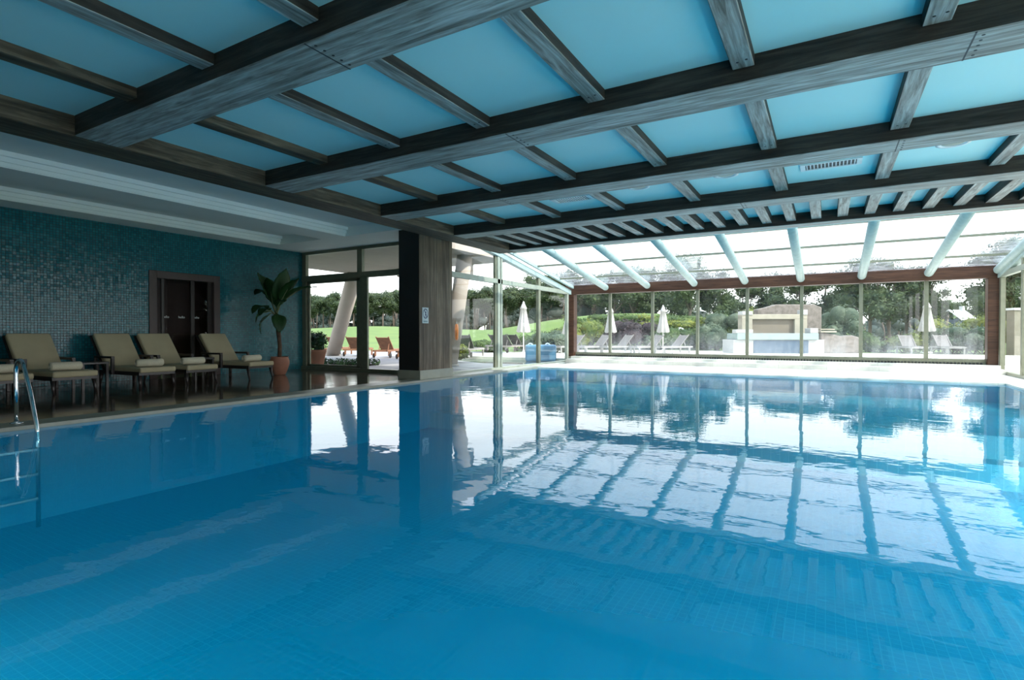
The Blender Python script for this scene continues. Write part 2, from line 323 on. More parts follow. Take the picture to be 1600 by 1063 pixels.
M['cream'] = simple('cream_cushion_fabric', (.38, .325, .205), .85, scale=3., c2=(.33, .28, .175), bmp=.05)
M['towel'] = simple('cream_towelling', (.58, .53, .4), .95, scale=90., c2=(.46, .42, .31), bmp=.5)
M['darkwood'] = simple('dark_stained_wood', (.022, .015, .013), .4, scale=10.)
M['chrome'] = simple('polished_steel', (.75, .76, .78), .1, 1., c2=(.72, .73, .75))
M['terra'] = simple('terracotta', (.36, .15, .09), .75, scale=5., c2=(.28, .12, .075))
M['soil'] = simple('potting_soil', (.04, .03, .02), .95)
M['banana'] = leafmat('banana_leaf', (.035, .1, .03), (.02, .06, .02), .25, .45)
M['petiole'] = simple('banana_stalk', (.16, .2, .09), .6)
M['bark'] = simple('brown_bark', (.13, .08, .05), .9, scale=14., c2=(.06, .035, .02), bmp=.6)
M['barkgrey'] = simple('pine_bark', (.14, .11, .09), .95, scale=3., c2=(.08, .06, .05))
M['teak'] = simple('teak', (.26, .12, .06), .6, scale=6., c2=(.18, .08, .04))
M['greywood'] = simple('grey_sling_fabric', (.09, .085, .08), .8)
M['taupe'] = simple('taupe_frame', (.25, .22, .2), .6)
M['whitefab'] = simple('off_white_fabric', (.37, .36, .34), .9, scale=4., c2=(.33, .32, .3))
M['slingwhite'] = simple('pale_sling_fabric', (.17, .155, .145), .9)
M['paleframe'] = simple('pale_lounger_frame', (.24, .23, .215), .6)
M['whiteout'] = simple('weathered_white_render', (.37, .37, .36), .7)
M['white'] = simple('white_paint', (.8, .8, .78), .6)
M['bar1'] = simple('pale_stone_render', (.3, .27, .21), .85, scale=3.)
M['bar2'] = simple('beige_render', (.17, .14, .105), .85, scale=3.)
M['aquapaint'] = simple('aqua_wash_render', (.22, .29, .275), .7, scale=3.)
M['bluepanel'] = simple('blue_tiled_panel', (.03, .065, .11), .4, scale=6.)
M['bluewall'] = simple('blue_fountain_tile', (.12, .27, .4), .3, scale=4.)
M['rock'] = simple('rough_stone', (.2, .17, .15), .95, scale=5., c2=(.1, .085, .07), bmp=.8)
M['orange'] = simple('orange_plastic', (.85, .22, .02), .4)
M['signblue'] = simple('sign_backing', (.42, .5, .52), .4)
M['signink'] = simple('sign_ink', (.012, .02, .08), .5)
M['lawn'] = simple('lawn', (.1, .155, .028), .95, scale=.6, c2=(.07, .12, .024), detail=8.)
M['leaf_pine'] = leafmat('pine_needles', (.08, .11, .045), (.03, .05, .03))
M['leaf_shade'] = leafmat('shaded_woodland_leaves', (.075, .095, .08), (.05, .07, .06))  # greyed leaf colour carries the shade under the trees
M['leaf_tree'] = leafmat('tree_leaves', (.085, .12, .04), (.03, .055, .03))
M['leaf_yel'] = leafmat('yellow_green_leaves', (.2, .22, .035), (.06, .1, .025))
M['leaf_grn'] = leafmat('fresh_green_leaves', (.1, .15, .035), (.035, .07, .02))
M['leaf_sil'] = leafmat('silvery_leaves', (.13, .16, .1), (.05, .085, .05))
M['leaf_pur'] = leafmat('purple_brown_leaves', (.07, .045, .05), (.03, .025, .027))
M['leaf_dark'] = leafmat('dark_glossy_leaves', (.03, .075, .02), (.012, .035, .012), .2, .4)
M['blackgrille'] = simple('dark_grille', (.02, .02, .02), .5)
M['metalroof'] = simple('bare_metal_roofing', (.7, .72, .74), .35, .6)
M['hutwall'] = simple('blue_grey_boarding', (.1, .13, .17), .8)

# ------------------------------------------------------------ the pool hall shell
XL, XR = -12.85, 3.8            # tiled wall, right-hand glazing
PL, PR, PN, PF = -7.5, 3.12, .25, 14.4   # pool edges
GY, GX, FY = 10.25, -8.08, 18.2  # end glazing line, left pool glazing, far glazing
ZC, ZB = 3.295, 3.08
def struct(name, mb, mat, parent=None, bevel=0):
    o = mb.build(name, mat, parent, bevel)
    if not parent: o['kind'] = 'structure'
    return o
m = MB(); m.box(XL, -7.92, -3.5, GY + .1, -.3, 0); struct('floor', m, M['marble'])
m = MB(); m.box(GX - .1, -7.9, GY + .1, FY + .1, -.3, .0); struct('floor_side_strip', m, M['palestone'])
m = MB(); m.box(-7.92, PL, -3.5, PF, -.045, .004); m.box(-7.92, PL, PF, PF + .42, -.045, .004); struct('trim_1', m, M['coping'])
m = MB(); m.box(-7.5, XR + .1, PF, 17.55, -.045, .0); struct('floor_far_deck', m, M['palestone'])
m = MB(); m.box(PR, XR + .1, -3.5, PF, -.045, .0); struct('floor_right_deck', m, M['palestone'])
m = MB(); m.box(-7.5, PR, -3.5, PN, -.045, 0.0); struct('floor_near_deck', m, M['marble'])
# raised pale ledge under the far glazing
m = MB(); m.box(-7.9, XR - .05, 17.3, FY + .1, -.1, .12); m.box(-7.9, XR - .05, 17.75, FY + .1, .12, .2); struct('trim_2', m, M['palestone'])
PZ = -1.05
m = MB(); m.box(PL - .2, PR + .2, PN - .2, PF + .2, PZ - .2, PZ); struct('floor_pool_basin', m, M['pooltile'])
for nm, b, mt in (('wall_pool_left', (PL - .2, PL, PN - .2, PF + .2, PZ, -.045), 'pooltile_x'), ('wall_pool_right', (PR, PR + .2, PN - .2, PF + .2, PZ, -.045), 'pooltile_x'),
               ('wall_pool_near', (PL, PR, PN - .2, PN, PZ, -.045), 'pooltile_y'), ('wall_pool_far', (PL, PR, PF, PF + .2, PZ, -.045), 'pooltile_y')):
    m = MB(); m.box(*b); struct(nm, m, M[mt])
# a step bench along the far end of the basin
m = MB(); m.box(PL, PR, 9.7, PF, PZ, -.4); m.box(PL, PR, 9.3, 9.7, PZ, -.72); struct('floor_pool_shallow_end', m, M['shallowtile'])
m = MB(); m.add([(PL + .002, PN + .002, -.035), (PR - .002, PN + .002, -.035), (PR - .002, PF - .002, -.035), (PL + .002, PF - .002, -.035)], [(0, 1, 2, 3)])
wat = m.build('pool_water', M['water'])
tag(wat, 'still blue indoor pool water mirroring the glazing and ceiling beams', 'water', kind='stuff')

# tiled wall with door opening y 6.24-7.84, z 0-2.4
m = MB(); m.box(XL - .25, XL, -3.5, 6.24, 0, 3.6); m.box(XL - .25, XL, 7.84, GY + .1, 0, 3.6); m.box(XL - .25, XL, 6.24, 7.84, 2.4, 3.6); struct('wall_left', m, M['mosaic'])
m = MB(); m.box(XL - .25, XR + .3, -3.7, -3.5, 0, 3.9); struct('wall_back', m, M['plaster'])
# plaster ceiling over the lounger deck, two long troughs
t1 = (-9.8, -7.3, -3.4, 9.03); t2 = (-12.17, -10.6, -3.4, 9.03)
m = MB(); z0, z1 = 3.29, 3.6
m.box(-7.35, -6.86, -3.5, 9.03, 3.5, z1)
m.box(-10.6, -9.8, -3.5, 9.03, z0, z1); m.box(XL, -12.17, -3.5, 9.03, z0, z1); m.box(XL, -6.86, 9.03, GY + .12, z0, z1)
for (a, b, c, d) in (t1, t2): m.box(a, b, c, d, 3.5, z1)
for xe in (-9.8, -12.17):       # stepped cornice along the far side of each trough
    m.box(xe, xe + .05, -3.5, 9.03, 3.36, 3.5); m.box(xe, xe + .1, -3.5, 9.03, 3.43, 3.5); m.box(xe, xe + .018, -3.5, 9.03, 3.305, 3.36)
struct('ceiling_plaster', m, M['plaster'])
m = MB(); m.box(-7.3, XR + .3, -3.5, 12.0, ZC, ZC + .1); m.box(-7.3, XR + .3, 12.0, 12.1, 3.1, 3.75); struct('ceiling', m, M['ceilpanel'])
m = MB(); m.box(XL - .3, XR + 3.4, -3.7, 12.1, 3.62, 3.85); struct('ceiling_roof_slab', m, M['plaster'])  # unseen overhang on the right is added to keep sun off the near pool

# main timber beams
def beam(name, x0, x1, y0, y1, z0, z1, mat, label, cat='beam', group=None, along='x', bevel=.008):
    cx, cy, cz = (x0 + x1) / 2, (y0 + y1) / 2, (z0 + z1) / 2
    L, Wd = (x1 - x0, y1 - y0) if along == 'x' else (y1 - y0, x1 - x0)
    m = MB(); m.box(-L / 2, L / 2, -Wd / 2, Wd / 2, -(z1 - z0) / 2, (z1 - z0) / 2)
    o = m.build(name, mat, None, bevel, 1, (cx, cy, cz), 0 if along == 'x' else PI / 2)
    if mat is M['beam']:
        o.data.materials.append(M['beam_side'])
        for i_, p_ in enumerate(o.data.polygons): p_.material_index = 0 if i_ == 0 else 1  # underside keeps the paler wood, every other face takes the darker one
    return tag(o, label, cat, group)
BX0, BX1 = -7.37, -6.85
beam('edge_beam', BX0, BX1, -3.45, 12.0, ZB, 3.5, M['beam_left'], 'long brown edge beam running beside the plaster ceiling over the column', 'beam', None, 'y')
ords = ['nearest', 'second', 'third', 'fourth', 'farthest']
BY = [(2.62, 3.06), (4.85, 5.31), (7.13, 7.56), (9.3, 9.74), (11.62, 11.96)]
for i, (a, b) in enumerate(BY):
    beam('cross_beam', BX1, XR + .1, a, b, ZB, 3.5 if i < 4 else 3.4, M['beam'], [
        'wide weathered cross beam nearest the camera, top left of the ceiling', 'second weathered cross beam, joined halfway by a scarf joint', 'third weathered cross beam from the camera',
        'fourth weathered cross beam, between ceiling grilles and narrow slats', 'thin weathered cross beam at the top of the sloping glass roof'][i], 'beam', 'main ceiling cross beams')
JX = [-5.66, -4.43, -3.18, -1.9, -.61, .66, 1.9, 3.15]
bays = [(-3.45, 2.62, 'in front of the nearest cross beam'), (3.06, 4.85, 'between nearest and second cross beams'), (5.31, 7.13, 'between second and third cross beams'), (7.56, 9.3, 'between third and fourth cross beams')]
ordl = ['first', 'second', 'third', 'fourth', 'fifth', 'sixth', 'seventh', 'eighth']
for bi, (a, b, txt) in enumerate(bays):
    for k, x in enumerate(JX):
        if bi == 0 and x > -1: continue
        if bi == 1 and x > 1: continue
        beam('ceiling_joist', x - .085, x + .085, a, b, 3.2, ZC + .005, M['beam_left'] if x < -5 else M['beam'], '%s short joist from the edge beam, %s' % (ordl[k], txt), 'joist', 'ceiling joists %s' % txt, 'y', .005)
k = 0; x = -6.43
nn = ['first', 'second', 'third', 'fourth', 'fifth', 'sixth', 'seventh', 'eighth', 'ninth', 'tenth', '11th', '12th', '13th', '14th', '15th', '16th', '17th', '18th', '19th', '20th', '21st', '22nd', '23rd', '24th', '25th', '26th']
while x < XR:
    beam('ceiling_slat', x - .082, x + .082, 9.74, 11.62, 3.15, ZC + .005, M['beam'], '%s narrow grey slat from the left in the last ceiling bay' % nn[k], 'slat', 'narrow slats before the glass roof', 'y', .004)
    x += .4165; k += 1

def nails(o, pts):
    for (a, b) in pts:
        m = MB(); m.lathe([(.011, -.0015), (.011, .002)], 10); q = m.build('nail_head', M['darkpaint'], o); q.location = (a, b, -(o.dimensions.z / 2) - .0005)
bpy.context.view_layer.update()
for o in list(COL.objects):
    if o.name.startswith('ceiling_joist') and o.location.y > 3 and o.location.y < 7.2 and o.location.x < 1.5:
        L = o.dimensions.x / 2; nails(o, [(-L + .12, .04), (-L + .12, -.04), (L - .12, .03), (L - .14, -.04)])
beams_ = sorted([o for o in COL.objects if o.name.startswith('cross_beam')], key=lambda o: o.location.y)
for bi, xs in ((0, (-3.25,)), (1, (-2.9, .88)), (2, (.66, -4.4)), (3, (-1.2,))):
    o = beams_[bi]
    for x in xs:
        m = MB(); m.box(-.006, .006, -o.dimensions.y / 2 + .004, o.dimensions.y / 2 - .004, -o.dimensions.z / 2 - .001, -o.dimensions.z / 2 + .01); q = m.build('board_joint', M['darkpaint'], o); q.location = (x - o.location.x, 0, 0)
        nails(o, [(x - o.location.x + .05, k * .08 - .16) for k in range(5)])

# column
col = empty('column', (-7.91, 9.69, 0)); tag(col, 'square timber-clad column standing at the pool edge, dark on one side', 'column')
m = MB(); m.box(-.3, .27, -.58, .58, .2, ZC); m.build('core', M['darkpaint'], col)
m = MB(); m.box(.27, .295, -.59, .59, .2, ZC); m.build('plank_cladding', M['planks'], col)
m = MB(); m.box(-.32, .32, -.6, .6, 0, .2); m.build('plinth', M['coping'], col, .006)
# no-diving sign on the cladding: plate, ring, bar, figure
sg = empty('warning_sign', (-7.612, 9.29, 1.42)); tag(sg, 'small pale prohibition sign with crossed-out figure, fixed on the column planks', 'sign')
m = MB(); m.box(0, .008, -.105, .105, -.19, .155); m.build('plate', M['signblue'], sg, .002)
m = MB()
n = 32; vs = []; fs = []
for k in range(n):
    a = 2 * PI * k / n
    for rr in (.072, .088): vs.append((.0092, rr * math.cos(a), .02 + rr * 1.25 * math.sin(a)))
for k in range(n): j = (k + 1) % n; fs.append((2 * k, 2 * k + 1, 2 * j + 1, 2 * j))
m.add(vs, fs); m.add([(.0095, -.055, .10), (.0095, -.04, .11), (.0095, .062, -.05), (.0095, .045, -.06)], [(0, 1, 2, 3)])
m.build('ring', M['signink'], sg)
m = MB(); m.add([(.009, .0, .06), (.009, .03, .075), (.009, .012, -.02), (.009, -.03, -.035), (.009, -.02, -.02)], [(0, 1, 2, 3, 4)]); m.add([(.009, .01, .085), (.009, .03, .09), (.009, .03, .105), (.009, .01, .1)], [(0, 1, 2, 3)])
m.add([(.009, -.05, -.045), (.009, .05, -.045), (.009, .04, -.055), (.009, -.04, -.055)], [(0, 1, 2, 3)]); m.build('figure', M['signink'], sg)
m = MB(); m.box(.0085, .0095, -.07, .07, -.165, -.135); m.build('caption', simple('sign_caption', (.15, .25, .27), .5), sg)

# round lamps and air grilles in the ceiling
def downlight(x, y, label):
    o = empty('ceiling_light', (x, y, ZC)); tag(o, label, 'ceiling light', 'recessed ceiling lights')
    m = MB(); m.lathe([(.17, 0), (.17, -.012), (.13, -.016), (.12, -.005)], 28); m.build('rim', M['white'], o)
    m = MB(); m.lathe([(.118, -.004), (.09, -.012), (.0001, -.016)], 24); m.build('lens', M['alulight'], o)
def grille(x, y, label):
    o = empty('air_grille', (x, y, ZC)); tag(o, label, 'air vent', 'ceiling air grilles')
    m = MB(); m.box(-.36, .36, -.15, -.12, -.015, 0); m.box(-.36, .36, .12, .15, -.015, 0); m.box(-.36, -.3, -.12, .12, -.015, 0); m.box(.3, .36, -.12, .12, -.015, 0); m.build('frame', M['white'], o)
    m = MB(); m.box(-.3, .3, -.12, .12, -.003, 0); m.build('backing', M['blackgrille'], o)
    for k in range(14):
        m = MB(); m.box(-.006, .006, -.12, .12, -.012, -.001); q = m.build('slat', M['white'], o); q.location = (-.28 + k * .043, 0, 0)
downlight(-1.27, 8.3, 'round ceiling light in grille bay, just left of the wide grille'); downlight(-2.55, 8.3, 'round ceiling light in grille bay, between the two air grilles')
downlight(1.3, 8.3, 'round ceiling light in grille bay, right of the wide grille')
grille(.03, 8.5, 'white slatted air grille at the right of the ceiling'); grille(-3.75, 8.48, 'white slatted air grille at the left of the ceiling')

# ------------------------------------------------------------ glazing
def window(name, label=None):
    o = empty(name); o['kind'] = 'structure'; return o
def pane(par, x0, x1, y0, y1, z0, z1, mat='glass'):
    m = MB()
    if abs(x1 - x0) < .02: m.add([(x0, y0, z0), (x0, y1, z0), (x0, y1, z1), (x0, y0, z1)], [(0, 1, 2, 3)])
    else: m.add([(x0, y0, z0), (x1, y0, z0), (x1, y0, z1), (x0, y0, z1)], [(0, 1, 2, 3)])
    return m.build('pane', M[mat], par)
def bx(par, name, mat, *b, bevel=.004):
    m = MB(); m.box(*b); return m.build(name, M[mat], par, bevel, 1)
# window_1: sliding doors between tiled wall and column
w1 = window('window_1')
xa, xb, xm = XL, -8.2, -10.6
bx(w1, 'head_rail', 'alu', xa, xb, GY, GY + .1, 3.21, ZC)
bx(w1, 'transom', 'alu', xa, xb, GY - .02, GY + .1, 2.47, 2.62)
bx(w1, 'sill_rail', 'alu', xa, xb, GY - .04, GY + .12, 0, .09)
bx(w1, 'jamb', 'alu', xa, xa + .16, GY, GY + .1, 0, 3.25)
bx(w1, 'mullion', 'alu', xm - .09, xm + .09, GY, GY + .1, 2.6, 3.25)
bx(w1, 'door_stile', 'alu', -10.76, -10.62, GY + .05, GY + .1, .09, 2.5); bx(w1, 'door_stile', 'alu', -10.56, -10.3, GY - .02, GY + .04, .09, 2.5)
bx(w1, 'door_stile', 'alu', xa + .17, xa + .25, GY + .05, GY + .1, .09, 2.5)
bx(w1, 'door_rail', 'alu', xa + .16, -10.62, GY + .05, GY + .1, .09, .15); bx(w1, 'door_rail', 'alu', xa + .16, -10.62, GY + .05, GY + .1, 2.4, 2.5)
pane(w1, xa + .16, xm - .09, GY + .06, GY + .06, 2.62, 3.21); pane(w1, xm + .09, xb, GY + .06, GY + .06, 2.62, 3.21)
pane(w1, xa + .25, -10.76, GY + .07, GY + .07, .15, 2.4)
# window_2: glazing along the pool's left side
w2 = window('window_2')
def roofz(y): return 3.31 - .155 * (y - 13.25)     # underside of the glass roof
for a, b in ((12.98, 13.12), (13.16, 13.24)): bx(w2, 'mullion', 'alulight', GX - .06, GX + .06, a, b, .05, roofz(13.2))
bx(w2, 'mullion', 'alu', GX - .05, GX + .03, 12.9, 12.98, .05, 3.3)
bx(w2, 'mullion', 'alu', GX - .05, GX + .05, 15.5, 15.64, .05, roofz(15.6)); bx(w2, 'mullion', 'alulight', GX - .05, GX + .05, 17.72, 17.84, .05, 2.5)
bx(w2, 'mullion', 'alulight', GX - .05, GX + .05, 10.28, 10.36, .05, 3.3)
bx(w2, 'transom', 'alulight', GX - .06, GX + .06, 10.3, 17.9, 2.42, 2.55); bx(w2, 'sill_rail', 'alulight', GX - .08, GX + .08, 10.28, 17.95, 0, .05)
m = MB()
for dz, wd, hg, dx in ((-.08, .16, .16, 0), (.1, .08, .1, .14)): m.box(*bar((GX + dx, 12.0, roofz(12.0) + dz), (GX + dx, 18.3, roofz(18.3) + dz), wd, hg))
m.build('raking_rail', M['rafter'], w2, .01)
for a, b in ((10.36, 12.9), (13.24, 15.5), (15.64, 17.72)):
    pane(w2, GX, GX, a, b, .05, 2.42)
    m = MB(); m.add([(GX, a, 2.55), (GX, b, 2.55), (GX, b, max(2.56, min(3.3, roofz(b) - .1))), (GX, a, min(3.3, roofz(a) - .1))], [(0, 1, 2, 3)]); m.build('pane', M['glass'], w2)
# window_3: far glazing
w3 = window('window_3')
MX = [-6.6, -5.1, -3.63, -2.14, -.65, .83, 2.31]
bx(w3, 'sill_rail', 'alu', -7.9, 3.55, FY - .05, FY + .05, .2, .34)
m = MB()
for k in range(150): m.box(-7.85 + k * .0757, -7.85 + k * .0757 + .035, FY - .12, FY - .052, .2, .25)
m.build('heater_grating', M['blackgrille'], w3)
for x in MX: bx(w3, 'mullion', 'alu', x - .045, x + .045, FY - .04, FY + .06, .34, 2.42)
ed = [-7.9] + MX + [3.55]
for a, b in zip(ed, ed[1:]): pane(w3, a + .045, b - .045, FY, FY, .34, 2.41, 'glassfog')
# brown timber portal at the far end
for x0, x1, lb in ((-8.22, -7.9, 'brown timber post at the left end of the far glazing'), (3.54, 3.76, 'brown timber post at the right end of the far glazing')):
    o = empty('timber_post', ((x0 + x1) / 2, 18.15, 0)); tag(o, lb, 'post', 'brown portal posts'); h = (x1 - x0) / 2
    m = MB(); m.box(-h, h, -.15, .15, .18, 2.42); m.build('shaft', M['brown'], o, .01); m = MB(); m.box(-h - .03, h + .03, -.18, .18, 0, .18); m.build('footing', M['coping'], o, .005)
beam('portal_beam', -8.22, 3.76, 18.0, 18.3, 2.42, 2.76, M['brown'], 'long brown timber lintel above the far glazing', 'beam')
# window_4: right-hand glazing
w4 = window('window_4')
bx(w4, 'sill_rail', 'alu', XR - .05, XR + .08, -3.5, 18.3, 0, .07); bx(w4, 'transom', 'alulight', XR - .05, XR + .06, 12, 18.3, 2.42, 2.55); bx(w4, 'head_rail', 'alu', XR - .05, XR + .06, -3.5, 12, 3.0, 3.3)
for y in (17.95, 16.2, 14.1, 12.0, 9.6, 7.2, 4.8, 2.4, 0, -2.4): bx(w4, 'mullion', 'alu', XR - .04, XR + .06, y - .06, y + .06, .07, 3.0 if y < 12.5 else roofz(y) - .1)
for a, b in ((16.26, 17.89), (14.16, 16.14), (12.06, 14.04)):
    pane(w4, XR, XR, a, b, .07, 2.42)
    m = MB(); m.add([(XR, a, 2.55), (XR, b, 2.55), (XR, b, roofz(b) - .1), (XR, a, roofz(a) - .1)], [(0, 1, 2, 3)]); m.build('pane', M['glass'], w4)
m = MB(); m.box(*bar((XR, 12.0, roofz(12.0) - .06), (XR, 18.3, roofz(18.3) - .06), .16, .2)); m.build('raking_rail', M['rafter'], w4, .01)
# window_5: sloping glass roof
w5 = window('window_5')
RX = [-8.0] + [-6.66, -5.2, -3.68, -2.18, -.67, .83, 2.32] + [3.72]
for y in (13.65, 15.2, 16.85, 18.1): 
    m = MB(); m.box(GX, XR, y - .03, y + .03, roofz(y) + .1, roofz(y) + .15); m.build('glazing_bar', M['alu'], w5)
for a, b in zip(RX, RX[1:]):
    m = MB(); m.add([(a, 12.0, roofz(12.0) + .16), (b, 12.0, roofz(12.0) + .16), (b, 18.4, roofz(18.4) + .16), (a, 18.4, roofz(18.4) + .16)], [(0, 1, 2, 3)]); m.build('pane', M['glassroof'], w5)
for k, x in enumerate(RX[1:]):
    m = MB(); pts = []; rads = []
    pts = [(x, 12.0, roofz(12.0) + .02), (x, 17.9, roofz(17.9) + .02), (x, 17.95, roofz(17.95) + .02), (x, 17.99, roofz(17.99) + .02), (x, 18.0, roofz(18.0) + .02)]; rads = [.105, .105, .092, .06, .02]
    m.tube(pts, rads, 20); o = m.build('roof_rafter', M['rafter']); tag(o, '%s round white rafter from the left under the sloping glass roof' % ordl[k], 'rafter', 'white glass-roof rafters')

# ------------------------------------------------------------ door in the tiled wall
d1 = empty('door_1'); d1['kind'] = 'structure'
m = MB(); m.box(XL - .2, XL + .03, 6.24, 6.4, 0, 2.4); m.box(XL - .2, XL + .03, 7.69, 7.84, 0, 2.4); m.box(XL - .2, XL + .03, 6.4, 7.69, 2.24, 2.4); m.build('door_frame', simple('brown_door_frame', (.07, .045, .04), .5), d1, .006)
m = MB(); m.box(XL - .14, XL - .08, 7.2, 7.28, 0, 2.24); m.box(XL - .14, XL - .08, 6.55, 6.6, 0, 2.24); m.box(XL - .14, XL - .08, 7.6, 7.69, 0, 2.24); m.build('door_stile', M['darkwood'], d1)
m = MB(); m.add([(XL - .1, 6.4, 0), (XL - .1, 7.69, 0), (XL - .1, 7.69, 2.24), (XL - .1, 6.4, 2.24)], [(0, 1, 2, 3)]); m.build('pane', M['glassdoor'], d1)
m = MB(); m.box(XL - .95, XL - .9, 5.8, 8.3, 0, 2.6); m.box(XL - .95, XL - .25, 5.75, 5.8, 0, 2.6); m.box(XL - .95, XL - .25, 8.3, 8.35, 0, 2.6); m.box(XL - .95, XL - .25, 5.8, 8.3, 2.5, 2.6); m.build('inner_panelling', simple('dark_red_panelling', (.05, .022, .018), .5), d1)
for y in (6.62, 6.97, 7.3):
    c = bpy.data.curves.new('lettering', 'FONT'); c.body = 'hello'; c.size = .075; c.extrude = .001; c.align_x = 'CENTER'; c.materials.append(M['white'])
    o = bpy.data.objects.new('lettering', c); COL.objects.link(o); o.parent = d1; o.location = (XL - .094, y + .02, 1.36); o.rotation_euler = (PI / 2, 0, PI / 2)

# ------------------------------------------------------------ indoor loungers
def indoor_lounger():
    r = empty('sun_lounger')
    # local x: toward the pool (foot), y: width, origin under the middle
    for s in (-1, 1):
        m = MB(); m.box(*bar((-.55, s * .3, .27), (.86, s * .3, .27), .04, .07)); m.build('side_rail', M['darkwood'], r, .004)
        for x, dx in ((.8, .07), (-.5, -.05)):
            m = MB(); m.tube([(x, s * .29, .26), (x + dx, s * .3, 0)], [.036, .018], 8); m.build('leg', M['darkwood'], r)
        m = MB(); m.box(-.62, .03, s * .345 - .03, s * .345 + .03, .535, .575); m.box(-.02, .04, s * .345 - .025, s * .345 + .025, .24, .54); m.box(-.62, -.57, s * .345 - .025, s * .345 + .025, .0, .54); m.build('armrest', M['darkwood'], r, .006)
    m = MB(); m.box(-.5, .86, -.3, .3, .24, .285); m.build('seat_platform', M['darkwood'], r)
    m = MB(); m.box(-.32, .9, -.32, .32, .285, .385); m.build('seat_cushion', M['cream'], r, .03, 3)
    # reclined back
    m = MB(); m.box(*bar((-.36, 0, .31), (-.86, 0, .96), .66, .035)); m.build('back_frame', M['darkwood'], r, .01)
    m = MB(); m.box(*bar((-.26, 0, .33), (-.775, 0, .985), .64, .1)); m.build('back_cushion', M['cream'], r, .03, 3)
    return r
proto = indoor_lounger()
LS = [(-11.62, 3.2, 'cream lounger cut off by the left edge of the frame'), (-11.62, 4.05, 'cream cushioned dark wood lounger, second from left, behind the pool ladder'),
      (-11.62, 5.34, 'cream cushioned lounger just left of the brown doorway, beside a side table'), (-11.58, 6.12, 'cream cushioned lounger in front of the left half of the doorway'), (-11.68, 7.47, 'cream cushioned lounger nearest the banana plant')]
for i, (x, y, lb) in enumerate(LS):
    o = proto if i == 0 else copy_tree(proto)
    o.location = (x, y, 0); o.rotation_euler = (0, 0, R([2, 3, 2, 4, 5][i])); tag(o, lb, 'sun lounger', 'cream loungers along the tiled wall')
def towel(x, y, rz, lb):
    o = empty('rolled_towel', (x, y, .385 + .072), rz); tag(o, lb, 'towel', 'rolled towels on the loungers')
    m = MB(); n = 20; L = .22
    ring = lambda r_: [(r_ * math.cos(2 * PI * k / n) * 1.08, r_ * math.sin(2 * PI * k / n)) for k in range(n)]
    prof = [(-L, .045), (-L, .058), (-L + .015, .07), (L - .015, .07), (L, .058), (L, .045)]; vs = []; fs = []
    for yy, rr in prof:
        for a, b in ring(rr): vs.append((a, yy, b))
    for i in range(len(prof) - 1):
        for k in range(n): fs.append((i * n + k, (i + 1) * n + k, (i + 1) * n + (k + 1) % n, i * n + (k + 1) % n))
    m.add(vs, fs, True); m.build('roll', M['towel'], o)
    for s in (-1, 1):   # coiled end
        m = MB(); pr_ = [(.056, .0), (.052, .008), (.047, .001), (.041, .008), (.035, .001), (.029, .008), (.023, .001), (.016, .008), (.009, .001), (.002, .005)]; n2 = 20; vs = []; fs = []
        for rr, h_ in pr_:
            for a, b in ring(rr): vs.append((a, s * (L - .004 + h_), b))
        for i in range(len(pr_) - 1):
            for k in range(n2): fs.append((i * n2 + k, (i + 1) * n2 + k, (i + 1) * n2 + (k + 1) % n2, i * n2 + (k + 1) % n2))
        m.add(vs, fs); m.build('rolled_end', M['towel'], o)
TL = ['rolled cream towel on the leftmost, cut-off lounger', 'rolled cream towel on the lounger behind the pool ladder', 'rolled cream towel on the lounger just left of the doorway', 'rolled cream towel on the lounger before the doorway', 'rolled cream towel on the lounger nearest the banana plant']
for i, (x, y, lb) in enumerate(LS): towel(x + .55 + (.05 if i == 2 else 0), y + [.0, .03, .02, .05, .06][i], R([5, 3, -8, 2, 8][i]), TL[i])
def side_table(x, y, lb):
    o = empty('side_table', (x, y, 0)); tag(o, lb, 'side table', 'dark side tables between loungers')
    m = MB(); m.box(-.22, .22, -.22, .22, .44, .48); m.build('tabletop', M['darkwood'], o, .006)
    for sx in (-1, 1):
        for sy in (-1, 1): m = MB(); m.box(-.02, .02, -.02, .02, 0, .44); q = m.build('leg', M['darkwood'], o); q.location = (sx * .19, sy * .19, 0)
side_table(-11.75, 4.7, 'dark square side table left of the lounger by the doorway'); side_table(-11.9, 6.79, 'dark square side table before the doorway, beside the right-hand lounger')

